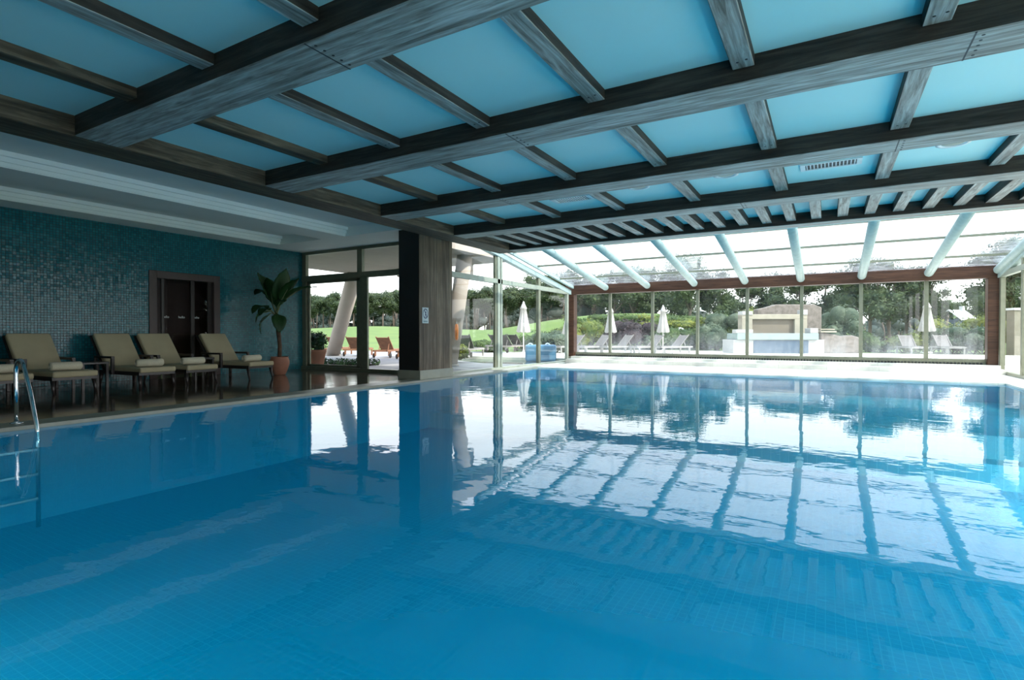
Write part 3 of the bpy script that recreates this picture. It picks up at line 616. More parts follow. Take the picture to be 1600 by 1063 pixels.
# ------------------------------------------------------------ banana plant
pt = empty('potted_banana_plant', (-11.55, 8.55, 0)); tag(pt, 'tall banana plant in a round terracotta pot in the tiled corner', 'plant')
m = MB(); m.lathe([(.12, 0), (.14, .02), (.19, .14), (.225, .26), (.225, .34), (.2, .41), (.205, .44), (.19, .44), (.18, .40)], 32); m.build('pot', M['terra'], pt)
m = MB(); m.lathe([(.18, .39), (.0001, .4)], 24); m.build('soil', M['soil'], pt)
tk = [(0, 0, .38), (.0, .01, .7), (-.03, .0, 1.0), (-.07, 0, 1.3), (-.11, 0, 1.5)]
m = MB(); m.tube(tk, [.05, .046, .05, .055, .035], 12); m.build('trunk', M['bark'], pt)
def banana_leaf(base, tip, width, sag, droop_side=0.):
    base = Vector(base); tip = Vector(tip); d = tip - base; n = 12
    side = d.cross(Vector((0, 0, 1)))
    if side.length < .1: side = Vector((0, 1, 0))
    side.normalize(); up = side.cross(d).normalized()
    vs = []; fs = []
    for i in range(n + 1):
        t = i / n; c = base + d * t + up * (sag * math.sin(PI * t)) ; wv = width * 1.4 * (math.sin(PI * min(1, t * 1.02 + .02)) ** .55) * (1 if t < .95 else .6)
        if t < .22: wv *= (t / .22) ** 1.5
        for s in (-1, -.5, 0, .5, 1): vs.append(c + side * (s * wv) + up * (abs(s) * wv * .22 + .015 * math.sin(t * 37 + s * 3)))
    for i in range(n):
        for k in range(4): fs.append((i * 5 + k, i * 5 + k + 1, (i + 1) * 5 + k + 1, (i + 1) * 5 + k))
    m = MB(); m.add(vs, fs, True); lf = m.build('leaf', M['banana'], pt)
    md = lf.modifiers.new('thick', 'SOLIDIFY'); md.thickness = .003
    m = MB(); m.tube([Vector((-.11, 0, 1.45)), base, base + d * .5 + up * (sag * 1.0), ], [.016, .012, .006], 7); m.build('stalk', M['petiole'], lf)
cx = -.11
for b_, t_, wd_, sg_ in [
    ((cx - .05, -.05, 1.65), (-.55, -.2, 2.5), .19, .05), ((cx + .05, 0, 1.7), (.2, .05, 2.58), .2, -.04), ((cx, -.1, 1.7), (-.05, -.3, 2.35), .16, .03),
    ((cx - .1, 0, 1.75), (-1.12, .1, 2.0), .13, .2), ((cx + .1, .05, 1.75), (1.0, .3, 2.12), .11, .12), ((cx + .1, 0, 1.72), (.85, -.1, 2.3), .1, .08),
    ((cx - .1, -.1, 1.6), (-.78, -.2, 1.5), .12, .12), ((cx - .08, -.1, 1.55), (-.42, -.35, 1.28), .1, .1), ((cx - .05, -.12, 1.5), (-.28, -.3, 1.0), .12, .1),
    ((cx + .08, -.05, 1.5), (.2, -.15, 1.02), .12, .1), ((cx + .1, -.08, 1.6), (.62, -.3, 1.75), .09, .1), ((cx, -.14, 1.55), (-.05, -.5, 1.42), .11, .1)]:
    banana_leaf(b_, t_, wd_, sg_)

# ------------------------------------------------------------ pool ladder
ld = empty('pool_ladder', (-7.62, 2.15, 0)); tag(ld, 'polished steel pool ladder with arched handrails at the left pool edge', 'pool ladder')
for s in (-1, 1):
    y = s * .26
    path = [(-.15, y, 0), (-.155, y, .42)]
    for k in range(9):
        a = PI - k * PI * .86 / 8; path.append((-.155 + .12 + .12 * math.cos(a), y, .56 + .15 * math.sin(a)))
    path += [(.22, y, .38), (.37, y, .04), (.4, y, -.06), (.4, y, -.2), (.4, y, -1.1)]
    m = MB(); m.tube(path, .021, 14); m.build('handrail', M['chrome'], ld)
    m = MB(); m.lathe([(.06, .004), (.06, .014), (.03, .024), (.022, .026)], 24, (-.15, y, 0)); m.build('flange', M['chrome'], ld)
for z in (-.22, -.48, -.74): m = MB(); m.box(.36, .44, -.25, .25, z - .015, z + .015); m.build('step', M['chrome'], ld, .004)

# ================================================================= outdoors
# terrain: world-space mounds
def hgt(x, y):
    D = -x * math.sin(YAW) + y * math.cos(YAW); L = x * math.cos(YAW) + y * math.sin(YAW)
    h = -.04
    s = max(0., min(1., (D - 29) / 35)); s = s * s * (3 - 2 * s); h += 1.5 * s * (1 if L < 8 else max(0, 1 - (L - 8) / 12) )
    def g(px, D0, amp, sl, sd):
        l0 = (px - 800) / FPX * D0; return amp * math.exp(-((L - l0) / sl) ** 2 - ((D - D0) / sd) ** 2)
    h += g(1000, 42, 1.75, 8, 7) + g(860, 46, .8, 7, 8) + g(1060, 40, .5, 3, 6)
    h += g(590, 66, .45, 7, 10)
    if D < 27.5: h = -.04
    elif D < 31: h = -.04 + (h + .04) * (D - 27.5) / 3.5
    return h
m = MB(); vs = []; fs = []; nu, nv = 90, 100
for j in range(nv + 1):
    D = 20 + 140 * (j / nv) ** 1.6
    for i in range(nu + 1):
        L = (-1.2 + 2.6 * i / nu) * D
        p = _r * L + _f * D; vs.append((p.x, p.y, hgt(p.x, p.y)))
for j in range(nv):
    for i in range(nu): a = j * (nu + 1) + i; fs.append((a, a + 1, a + nu + 2, a + nu + 1))
m.add(vs, fs, True); gr = m.build('ground_lawn', M['lawn']); tag(gr, kind='structure')
m = MB(); m.box(-200, 200, -60, 300, -2.4, -2.0); g2 = m.build('ground_base', M['lawn']); g2['kind'] = 'structure'
# terraces
m = MB(); m.prism([(-30, GY + .12), (GX - .1, GY + .12), (GX - .1, 15.5), (-10.2, 15.5), (-15.3, 18.3), (-12, 27), (-20, 27), (-30, 22)], -.2, -.005); struct('ground_terrace', m, M['terrace'])
m = MB(); m.prism([(-14.5, 18.35), (GX, 18.35), (9, 18.35), (9, 30.5), (-13, 30.5)], -.2, .08); struct('ground_far_terrace', m, M['palestone'])
m = MB(); m.box(XR + .1, 12, -4, 18.35, -.2, -.005); struct('ground_side_terrace', m, M['palestone'])
# outdoor pool beside the glazing
m = MB(); m.prism([(GX - .12, 15.5), (-10.2, 15.5), (-15.3, 18.3), (-13.4, 20.5), (GX - .12, 22)], -1.0, -.95); struct('floor_outdoor_pool', m, M['pooltile'])
m = MB(); m.add([(GX - .14, 15.5, -.03), (-10.2, 15.5, -.03), (-15.3, 18.3, -.03), (-13.4, 20.5, -.03), (-10.6, 20.2, -.03), (-10.2, 18.36, -.03), (GX - .14, 18.36, -.03)], [(0, 1, 2, 3, 4, 5, 6)])
tag(m.build('outdoor_pool_water', M['water2']), 'bright outdoor pool water just outside the left-hand glazing', 'water', kind='stuff')
fw = empty('fountain_wall', (-9.3, 18.0, .0)); tag(fw, 'low blue fountain wall with curved end in the outdoor pool', 'fountain')
m = MB(); m.box(*bar((-.45, -.28, .28), (.55, .3, .28), .5, .62)); m.build('basin_wall', M['bluewall'], fw, .08, 3)
for k, (bx_, by_) in enumerate(((-.35, -.25), (.2, .08))):
    m = MB(); pts = []
    for t in range(9):
        u = t / 8; pts.append((bx_ + _r.x * .38 * u, by_ + _r.y * .38 * u, .58 + .34 * u * 1.6 - 1.15 * u * u))
    m.tube(pts, [.02 + .012 * t / 8 for t in range(9)], 8); m.build('water_jet', thin_glass('falling_water', (.9, .95, 1), .9), fw)

# canopy and leaning columns
cn = empty('canopy', (-12.5, 11, 3.4)); tag(cn, 'beige rendered canopy slab over the terrace outside the sliding doors', 'canopy')
m = MB(); m.box(-4.0, 3.4, -.6, 4.6, .0, .45); m.build('slab', M['soffit'], cn)
m = MB(); m.box(1.5, 1.9, 4.1, 4.55, -.45, .0); m.build('downstand', M['soffit'], cn); m = MB(); m.box(-1.2, -.8, 4.1, 4.5, -.3, .0); m.build('downstand', M['soffit'], cn)
def leaning(p, q, r, lb):
    o = empty('leaning_column', p); tag(o, lb, 'column', 'leaning outdoor columns'); v = Vector(q) - Vector(p)
    m = MB(); m.tube([(0, 0, -.05), v], r, 24); m.build('shaft', M['soffit'], o)
    m = MB(); m.lathe([(r * 1.25, -.05), (r * 1.25, .03), (r, .06)], 24); m.build('base_collar', M['soffit'], o); return o
leaning(W(519, 25.0, 0), W(556, 21.2, 3.42), .3, 'beige leaning round column standing behind the wooden loungers')
leaning(W(702, 17.0, 0), W(728, 16.6, 3.6), .24, 'beige leaning round column half hidden by the timber-clad column, lifebuoy on it')
# roof edge carried by the columns
lb_ = empty('lifebuoy', W(713.5, 16.35, 1.05)); tag(lb_, 'orange lifebuoy hanging on the leaning column behind the clad column', 'lifebuoy')
m = MB(); n = 28; k2 = 12; vs = []; fs = []
for i in range(n):
    a = 2 * PI * i / n
    for k in range(k2):
        b = 2 * PI * k / k2; rr = .2 + .05 * math.cos(b); vs.append((.05 * math.sin(b), rr * math.cos(a), rr * math.sin(a)))
for i in range(n):
    for k in range(k2): fs.append((i * k2 + k, ((i + 1) % n) * k2 + k, ((i + 1) % n) * k2 + (k + 1) % k2, i * k2 + (k + 1) % k2))
m.add(vs, fs, True); rg = m.build('ring', M['orange'], lb_); lb_.rotation_euler = (0, 0, YAW + R(4))
m = MB(); m.tube([(0, .0, .25), (0, .04, .3), (0, 0, .36), (0, -.04, .3), (0, 0, .25)], .008, 6); m.build('rope', M['white'], lb_)

# ---- foliage generators
def leaf_cloud(blobs, nleaf, size, rnd, flat=1.0):
    m = MB()
    tot = sum(b[3] for b in blobs)
    for (x, y, z, r, rz_) in blobs:
        for _ in range(int(nleaf * r / tot)):
            v = Vector((rnd.gauss(0, 1), rnd.gauss(0, 1), rnd.gauss(0, 1))).normalized()
            rad = (.62 + .42 * rnd.random()) * (1 + .12 * math.sin(v.x * 7 + x) * math.cos(v.y * 6 + z))
            c = Vector((x + v.x * r * rad, y + v.y * r * rad, z + v.z * rz_ * rad))
            n = (v + Vector((rnd.uniform(-1, 1), rnd.uniform(-1, 1), rnd.uniform(-.4, 1))) * .8).normalized()
            a = n.orthogonal().normalized(); a = Matrix.Rotation(rnd.random() * 6.28, 3, n) @ a; b = n.cross(a)
            s = size * rnd.uniform(.6, 1.3)
            m.add([c - a * s, c - b * s * .45, c + a * s, c + b * s * .45], [(0, 1, 2, 3)])
    return m
def core(blobs, k=.62):
    m = MB()
    for (x, y, z, r, rz_) in blobs:
        m.lathe([(.02, -rz_ * k)] + [(r * k * math.cos(a), rz_ * k * math.sin(a)) for a in (R(-50), R(-20), R(10), R(40), R(65))] + [(.01, rz_ * k)], 10, (x, y, z))
    return m
def umbrella_pine(seed, H):
    rnd = random.Random(seed); r = empty('umbrella_pine')
    lean = rnd.uniform(-.4, .4)
    bl = [(lean + rnd.uniform(-2.3, 2.3), rnd.uniform(-1.8, 1.8), H - 1.2 - rnd.random() * 2.4, rnd.uniform(1.3, 1.9), rnd.uniform(1.0, 1.5)) for _ in range(11)]
    bl += [(rnd.uniform(-1.8, 1.8), rnd.uniform(-1.5, 1.5), H * rnd.uniform(.4, .62), rnd.uniform(.9, 1.4), 1.1) for _ in range(6)]
    m = leaf_cloud(bl, 4600, .2, rnd); c = core(bl, .6); m.add(c.v, c.f, True); m.build('crown', M['leaf_pine'], r)
    m = MB(); m.tube([(0, 0, -.5), (lean * .3, 0, H * .35), (lean * .8, .1, H * .62), (lean, 0, H - 1.5)], [.22, .17, .14, .07], 8)
    for k in range(6):
        a = k * 1.05; b = bl[k]; m.tube([(lean * .6, 0, H * .55), (b[0], b[1], b[2])], [.08, .04], 5)
    m.build('trunk', M['barkgrey'], r); return r
def broad_tree(seed, H, mat='leaf_tree', nl=4200, wide=1.0):
    rnd = random.Random(seed); r = empty('broadleaf_tree'); bl = []
    for _ in range(13):
        z = H * rnd.uniform(.42, .97); k = 1 - abs(z / H - .68) * 1.3
        bl.append((rnd.uniform(-1, 1) * 2.6 * k * wide, rnd.uniform(-1, 1) * 2.2 * k, z, rnd.uniform(.9, 1.6), rnd.uniform(.9, 1.4)))
    m = leaf_cloud(bl, nl, .17, rnd); c = core(bl, .55); m.add(c.v, c.f, True); m.build('crown', M[mat], r)
    m = MB(); m.tube([(0, 0, -.5), (.1, 0, H * .3), (0, .1, H * .6), (0, 0, H * .85)], [.2, .16, .12, .05], 8)
    for k in range(7): b = bl[k]; m.tube([(.05, 0, H * .32), (b[0] * .6, b[1] * .6, b[2] * .8), (b[0], b[1], b[2])], [.09, .06, .03], 5)
    m.build('trunk', M['barkgrey'], r); return r
pines = [umbrella_pine(s, 10.5) for s in (1, 2, 3)]
first = [True] * 3
def thicket(px, D, wd, h, mat, lb, gp, seed):
    rn = random.Random(seed); o = empty('thicket'); p = W(px, D); o.location = (p.x, p.y, hgt(p.x, p.y) - .2); o.rotation_euler = (0, 0, YAW); tag(o, lb, 'undergrowth', gp)
    bl = [(rn.uniform(-.5, .5) * wd, rn.uniform(-.8, .8), h * rn.uniform(.04, .8), rn.uniform(.9, 1.5), rn.uniform(.8, 1.4)) for _ in range(int(wd * h * .75))]
    m = leaf_cloud(bl, int(wd * h * 110), .16, rn); c = core(bl, .8); m.add(c.v, c.f, True); m.build('foliage', M[mat], o)
    m = MB()
    for k in range(int(wd * 1.3)): x = rn.uniform(-.5, .5) * wd; m.tube([(x, -1.2, -.3), (x + rn.uniform(-.3, .3), -1.1, h * .6), (x + rn.uniform(-.5, .5), -.8, h * 1.1)], [.13, .1, .06], 6)
    m.build('stems', M['barkgrey'], o)
def put_pine(px, D, h, lb, gp, rz):
    k = int(rz * 10) % 3
    o = pines[k] if first[k] else copy_tree(pines[k]); first[k] = False
    p = W(px, D); o.location = (p.x, p.y, hgt(p.x, p.y) - .1); s = h / 10.5; o.scale = (s * 1.12, s * 1.12, s); o.rotation_euler = (0, 0, rz); tag(o, lb, 'tree', gp)
rnd = random.Random(11)
# (px, top y in photo) of the pines beyond the lawn, through the sliding doors
row1 = [(462, 462), (482, 459), (505, 464), (528, 461), (552, 466), (575, 456), (598, 461), (615, 455), (638, 463), (662, 458), (690, 455), (718, 462), (742, 450), (765, 453), (790, 446), (812, 450), (835, 448), (858, 440), (880, 444)]
for i, (px, ty) in enumerate(row1):
    D = 80 + rnd.uniform(-4, 6); z = 1 + (521.7 - ty) / FPX * D
    a = px < 640
    put_pine(px, D, z - .9, '%s umbrella pine from the left in the front row beyond the lawn' % nn[i], 'umbrella pines beyond the lawn, %s' % ('behind the sliding doors' if a else 'behind the left pool glazing'), rnd.random() * 6)
for i in range(15):
    px = 455 + i * 31; D = 92 + rnd.uniform(-4, 4); put_pine(px + rnd.uniform(-6, 6), D, 1 + (521.7 - 466 + i * .9) / FPX * D - 1.2, '%s pine from the left in the shadowed second row beyond the lawn' % nn[i], 'second row of pines', rnd.random() * 6)
for i in range(11): thicket(460 + i * 43, 101, 6.4, 5.6, 'leaf_shade', '%s stretch from the left of shadowed wood behind the lawn pines' % nn[i], 'shadowed wood behind the lawn pines', 50 + i)
for i in range(14): thicket(862 + i * 45, 60, 4.2, 3.8 if i < 10 else 3.0, 'leaf_shade', '%s stretch from the left of dark undergrowth behind the far-glazing trees' % nn[i], 'undergrowth behind the far-glazing trees', 80 + i)
trees = [broad_tree(s, 9) for s in (21, 22, 23)]; ft = [True] * 3
def put_tree(px, D, h, lb, gp, rz, wide=1.):
    k = int(rz * 10) % 3
    o = trees[k] if ft[k] else copy_tree(trees[k]); ft[k] = False
    p = W(px, D); o.location = (p.x, p.y, hgt(p.x, p.y) - .1); s = h / 9; o.scale = (s * wide, s * wide, s); o.rotation_euler = (0, 0, rz); tag(o, lb, 'tree', gp)
for i, px in enumerate((845, 880, 905, 932, 960, 990, 1020, 1050)):
    put_tree(px, 56 + rnd.uniform(-3, 5), 6.4 + rnd.uniform(-.5, .8), '%s dark tree from the left behind the shrub bank, left of the stone bar' % nn[i], 'dark trees behind the shrub bank', rnd.random() * 6, 1.2)
for i, px in enumerate((1078, 1122, 1165, 1205, 1248, 1290)):
    put_tree(px, 50 + rnd.uniform(-3, 4), 6.4 + rnd.uniform(-.4, .7), '%s leafy tree from the left in the row behind the pale stone bar' % nn[i], 'leafy trees behind the bar', rnd.random() * 6, 1.1)
for i, px in enumerate((1330, 1358, 1388, 1415, 1440)):
    put_tree(px, 42 + rnd.uniform(-3, 4), 6.0 + rnd.uniform(-.2, .6), '%s tall tree from the left between silvery bush and right-hand parasol' % nn[i], 'tall trees right of the bar', rnd.random() * 6, 1.0)
put_tree(1462, 62, 6.6, 'lower tree right of the parasol, against the sky', 'lower trees by the hut', 1.4, .9); put_tree(1480, 72, 5.2, 'small tree just left of the metal-roofed hut', 'lower trees by the hut', 2.2, .9)
put_tree(1552, 34, 5.4, 'tree at the right edge of the far glazing', 'trees at the right', .5, .8); put_tree(1580, 40, 7.5, 'dark tree seen through the right-hand glazing', 'trees at the right', 3.1, 1.1); put_tree(1625, 36, 7.5, 'dark tree farthest right, outside the right-hand glazing', 'trees at the right', 4.3, 1.1)
for i in range(9):
    D = 120; put_pine(1380 + i * 28, D, 7.0 + rnd.random() * 1.2, '%s distant pine from the left on the skyline behind the hut' % nn[i], 'distant skyline pines', rnd.random() * 6)
# shrubs
def shrub(px, D, r, h, mat, lb, nl=1500, z=None, size=.07, name='shrub', gp=None):
    rn = random.Random(int(px * 7 + D * 3)); o = empty(name, (0, 0, 0)); p = W(px, D); o.location = (p.x, p.y, (hgt(p.x, p.y) if z is None else z)); tag(o, lb, 'shrub', gp)
    bl = [(rn.uniform(-.6, .6) * r, rn.uniform(-.5, .5) * r, h * rn.uniform(.3, .72), r * rn.uniform(.4, .62), h * rn.uniform(.28, .4)) for _ in range(7)]
    m = leaf_cloud(bl, nl, size, rn); c = core(bl, .7); m.add(c.v, c.f, True); m.build('foliage', M[mat], o)
    m = MB()
    for k in range(4): b = bl[k]; m.tube([(0, 0, -.1), (b[0], b[1], b[2])], [.03, .015], 5)
    m.build('stems', M['bark'], o); return o
SH = [(905, 31, 1.3, 1.7, 'leaf_yel', 'yellow-green shrub at the left end of the far planting bank'), (925, 32, 1.4, 1.8, 'leaf_yel', 'yellow-green shrub left of the first parasol'), (880, 31, 1.2, 1.3, 'leaf_grn', 'green shrub behind the left brown post'),
      (952, 31.5, 1.3, 1.5, 'leaf_pur', 'purplish shrub behind the first parasol'), (975, 31, 1.5, 1.7, 'leaf_pur', 'purple-brown shrub between the two parasols'), (997, 31.5, 1.4, 1.6, 'leaf_pur', 'purple-brown shrub left of the second parasol'),
      (1020, 31, 1.2, 1.2, 'leaf_sil', 'grey-green shrub just left of the second parasol pole'), (1048, 31, 1.3, 1.3, 'leaf_grn', 'green shrub right of the second parasol pole'), (1075, 31, 1.4, 1.2, 'leaf_grn', 'green shrub on the slope below the white rocks'),
      (1098, 31, 1.2, .9, 'leaf_sil', 'low grey shrub with boulders left of the bar'), (1122, 29.5, 1.2, 1.6, 'leaf_sil', 'grey-green bush touching the left of the bar'), (1135, 31.5, 1.4, 2.2, 'leaf_sil', 'tall pale bush behind the left end of the bar'),
      (1158, 33, 1.2, 2.3, 'leaf_yel', 'yellowish shrub behind the left of the bar'),
      (1302, 31, 1.5, 2.9, 'leaf_sil', 'big silvery bush to the right of the bar'), (1325, 30, 1.3, 2.0, 'leaf_sil', 'rounded silvery bush at the right of the big one'), (1345, 29, 1.0, 1.2, 'leaf_grn', 'low green shrub right of the silvery bushes'),
      (1385, 30, 1.6, .7, 'leaf_grn', 'low bright green plant on the right lawn'), (1412, 29, .9, 1.1, 'leaf_yel', 'yellow-leaved shrub left of the right-hand loungers'), (1478, 29, 1.4, 1.9, 'leaf_yel', 'yellow-tipped hedge plant right of the third parasol'),
      (1505, 29, 1.4, 1.9, 'leaf_yel', 'yellow-tipped hedge plant before the hut'), (1535, 28.5, 1.5, 2.2, 'leaf_yel', 'tall yellow-tipped hedge plant by the right brown post'), (1490, 27.4, 1.3, 1.3, 'leaf_sil', 'grey-green shrub behind the rightmost lounger'), (1522, 27.2, 1.3, 1.4, 'leaf_dark', 'dark green shrub beside the right brown post'), (1455, 30, 1.1, 1.3, 'leaf_grn', 'green shrub behind the third parasol'),
      (845, 27.5, 1.0, 1.0, 'leaf_sil', 'silvery spiky shrub behind the fountain wall'), (868, 27, 1.1, 1.2, 'leaf_sil', 'silvery shrub right of the fountain wall'), (826, 31, 1.0, .9, 'leaf_grn', 'green shrub behind the near parasol'), (760, 30, 1.0, .7, 'leaf_grn', 'low green shrub beyond the grey lounger'), (712, 19, .45, .6, 'leaf_yel', 'small bright green shrub left of the grey lounger'), (775, 29, .9, .7, 'leaf_grn', 'low green shrub left of the near parasol')]
for px, D, r, h, mt, lb in SH: shrub(px, D, r, h, mt, lb, 1700, None if D > 27.4 else .05, .075)
# bank of leaves on the mound
rn = random.Random(5)
for k, (px, D, mt) in enumerate([(1010, 37, 'leaf_grn'), (1040, 36, 'leaf_yel'), (1062, 37, 'leaf_grn'), (1085, 36, 'leaf_yel'), (985, 38, 'leaf_yel'), (1105, 38, 'leaf_grn'), (955, 38, 'leaf_grn'), (920, 38, 'leaf_grn')]):
    shrub(px, D, 2.0, .9, mt, '%s ground-cover clump on the mound behind the parasols, %s from left' % ('yellow-green' if mt == 'leaf_yel' else 'green', ordl[sorted([1010, 1040, 1062, 1085, 985, 1105, 955, 920]).index(px)]), 1500, None, .09, 'ground_cover_clump', 'ground cover on the mound')
m = leaf_cloud([(0, 0, .1, 1, .12)], 500, .05, rn)
# scattered white rocks on the mound
for k, (px, D, s, lb) in enumerate([(1063, 34, .22, 'large white rock on the green mound'), (1057, 33, .13, 'small white rock below the large one on the mound'), (1093, 35, .18, 'flat white rock on the mound'), (905, 34, .18, 'white rock at the left of the mound')]):
    p = W(px, D); o = MB(); rn2 = random.Random(k)
    o.lathe([(s * .5, -.15), (s, .1), (s * .8, s * .8), (s * .3, s * 1.1), (.01, s * 1.15)], 9); o.v = [(v[0] * rn2.uniform(.8, 1.2), v[1] * rn2.uniform(.7, 1.2), v[2]) for v in o.v]
    q = o.build('rock', M['whiteout']); q.location = (p.x, p.y, hgt(p.x, p.y) + .5); tag(q, lb, 'rock', 'white rocks on the mound')

# ---- potted shrub just outside
p = W(494, 15.9); ps = empty('potted_shrub', (p.x, p.y, 0)); tag(ps, 'dark leafy shrub in a terracotta pot outside the sliding doors', 'plant')
m = MB(); m.lathe([(.19, 0), (.2, .02), (.27, .45), (.29, .46), (.29, .53), (.25, .53), (.24, .47)], 28); m.build('pot', M['terra'], ps)
rn = random.Random(3); bl = [(rn.uniform(-.27, .27), rn.uniform(-.22, .22), .74 + rn.uniform(-.12, .18), .22, .2) for _ in range(10)]
m = leaf_cloud(bl, 1400, .045, rn); c = core(bl, .7); m.add(c.v, c.f, True); m.build('foliage', M['leaf_dark'], ps)
m = MB(); m.lathe([(.24, .46), (.001, .47)], 20); m.build('soil', M['soil'], ps)
# low plant bed beside it
rn = random.Random(9); p = W(535, 17.4); bed = empty('low_plant_bed', (p.x, p.y, 0), R(20)); tag(bed, 'low dark planting spreading on the terrace right of the potted shrub', 'plants')
bl = [(-1.2 + .35 * k, rn.uniform(-.15, .15), .06, .33, .16) for k in range(7)]
m = leaf_cloud(bl, 1800, .05, rn); m.build('foliage', M['leaf_dark'], bed)
m = MB(); m.box(-1.5, 1.1, -.3, .3, -.02, .03); m.build('bed_soil', M['soil'], bed)

# ---- outdoor loungers
def outdoor_lounger(name, wood_m, seat_m, wheels=True):
    r = empty(name)   # head at -x, foot at +x
    m = MB()
    for s in (-1, 1): m.box(-.95, .95, s * .3 - .025, s * .3 + .025, .26, .33)
    m.box(-.95, -.9, -.3, .3, .26, .33); m.box(.9, .95, -.3, .3, .26, .33); m.build('frame', M[wood_m], r)
    m = MB()
    for k in range(13): m.box(-.2 + k * .088, -.135 + k * .088, -.28, .28, .33, .35)
    m.build('seat', M[seat_m], r)
    m = MB()
    for k in range(9):
        t = k / 9; m.box(*bar((-.25 - .47 * t, 0, .35 + .5 * t), (-.25 - .47 * (t + .095), 0, .35 + .5 * (t + .095)), .56, .02))
    for s in (-1, 1): m.box(*bar((-.2, s * .27, .33), (-.75, s * .27, .88), .04, .035))
    m.build('backrest', M[seat_m], r)
    for s in (-1, 1):
        m = MB(); m.box(*bar((-.62, s * .2, .3), (-.5, s * .2, .6), .025, .025)); m.build('back_strut', M[wood_m], r)
        m = MB(); m.box(.78, .84, s * .3 - .03, s * .3 + .03, 0, .27); m.build('leg', M[wood_m], r)
        m = MB(); m.box(-.78, -.72, s * .3 - .03, s * .3 + .03, .08 if wheels else 0, .27); m.build('leg', M[wood_m], r)
        if wheels: m = MB(); m.tube([(-.75, s * .34, .1), (-.75, s * .38, .1)], .1, 18); m.build('wheel', M['darkwood'], r)
    return r
tk_ = outdoor_lounger('teak_lounger', 'teak', 'teak')
TLs = [(515, 25.4, 'teak lounger partly hidden behind the potted shrub and leaning column'), (546, 24.2, 'teak lounger just left of the sliding door stile'), (594, 22.6, 'teak lounger in the open doorway, fully visible'), (631, 21.6, 'teak lounger half hidden by the dark column side')]
for i, (px, D, lb) in enumerate(TLs):
    o = tk_ if i == 0 else copy_tree(tk_); p = W(px, D); o.location = (p.x, p.y, 0); o.rotation_euler = (0, 0, toward(px) + PI - R(24)); o.location.y += .55; tag(o, lb, 'sun lounger', 'teak loungers on the terrace')
gl_ = outdoor_lounger('grey_lounger', 'taupe', 'greywood')
for i, (px, D, rz, lb) in enumerate([(733, 21.3, toward(733) + PI - R(20), 'dark grey lounger right of the clad column, beyond the outdoor pool'), (797, 26.5, toward(797) + PI - R(35), 'grey sling lounger just left of the near parasol'), (783, 27.6, toward(786) + PI - R(35), 'grey sling lounger farthest left of the near parasol'), (812, 28.6, toward(812) + PI - R(35), 'grey sling lounger right behind the near parasol pole')]):
    o = gl_ if i == 0 else copy_tree(gl_); p = W(px, D); o.location = (p.x, p.y, .1); o.rotation_euler = (0, 0, rz); tag(o, lb, 'sun lounger', 'grey loungers beyond the outdoor pool')
sl_ = outdoor_lounger('pale_lounger', 'paleframe', 'slingwhite', False)
for i, (px, D, rz, lb) in enumerate([(890, 26.3, toward(890) - R(48), 'pale lounger mostly hidden by the left brown post'), (930, 26.0, toward(930) - R(48), 'pale lounger left of the first parasol'), (966, 26.0, toward(966) - R(48), 'pale lounger right of the first parasol'), (1013, 25.8, toward(1013) - R(48), 'pale lounger left of the second parasol'), (1051, 25.6, toward(1051) - R(48), 'pale lounger right of the second parasol'),
        (1424, 25.0, toward(1450) + R(22), 'pale lounger left of the third parasol'), (1480, 25.0, toward(1450) + R(22), 'pale lounger right of the third parasol')]):
    o = sl_ if i == 0 else copy_tree(sl_); p = W(px, D); o.location = (p.x, p.y, .08); o.rotation_euler = (0, 0, rz); tag(o, lb, 'sun lounger', 'pale loungers beyond the far glazing')

# ---- closed parasols
def parasol():
    r = empty('closed_parasol')
    m = MB(); m.tube([(0, 0, .04), (0, 0, 2.32)], .022, 10); m.build('pole', M['white'], r)
    m = MB(); n = 32; vs = []; fs = []; prof = [(.05, 2.36), (.13, 2.18), (.17, 2.1), (.12, 2.08), (.17, 1.7), (.23, 1.35), (.29, 1.04), (.27, 1.0)]
    for j, (rr, z) in enumerate(prof):
        for k in range(n):
            a = 2 * PI * k / n; q = rr * (1 + .2 * math.cos(8 * a) * (1 if j > 2 else .3)); vs.append((q * math.cos(a), q * math.sin(a), z + (.02 * math.cos(8 * a) if j > 5 else 0)))
    for j in range(len(prof) - 1):
        for k in range(n): fs.append((j * n + k, (j + 1) * n + k, (j + 1) * n + (k + 1) % n, j * n + (k + 1) % n))
    fs.append(tuple(range(n))); m.add(vs, fs, True); m.build('canopy', M['whitefab'], r)
    m = MB(); m.lathe([(.03, 2.34), (.05, 2.38), (.02, 2.44), (.005, 2.46)], 12); m.build('finial', M['white'], r)
    m = MB(); m.lathe([(.24, 0), (.24, .05), (.05, .08), (.03, .2)], 20); m.build('base', M['white'], r)
    return r
pp = parasol()
for i, (px, D, s, lb) in enumerate([(818, 25.2, 1.0, 'closed white parasol by the outdoor pool, seen through the left glazing'), (954, 28.0, .97, 'closed white parasol behind the first mullion of the far glazing'), (1036, 28.0, .98, 'closed white parasol in the third pane of the far glazing'), (1448, 25.4, 1.02, 'closed white parasol at the right between two pale loungers'), (888, 25, .9, 'closed white parasol hidden mostly by the left brown post')]):
    o = pp if i == 0 else copy_tree(pp); p = W(px, D); o.location = (p.x, p.y, .08 if i else .06); o.scale = (s, s, s); tag(o, lb, 'parasol', 'closed white parasols')

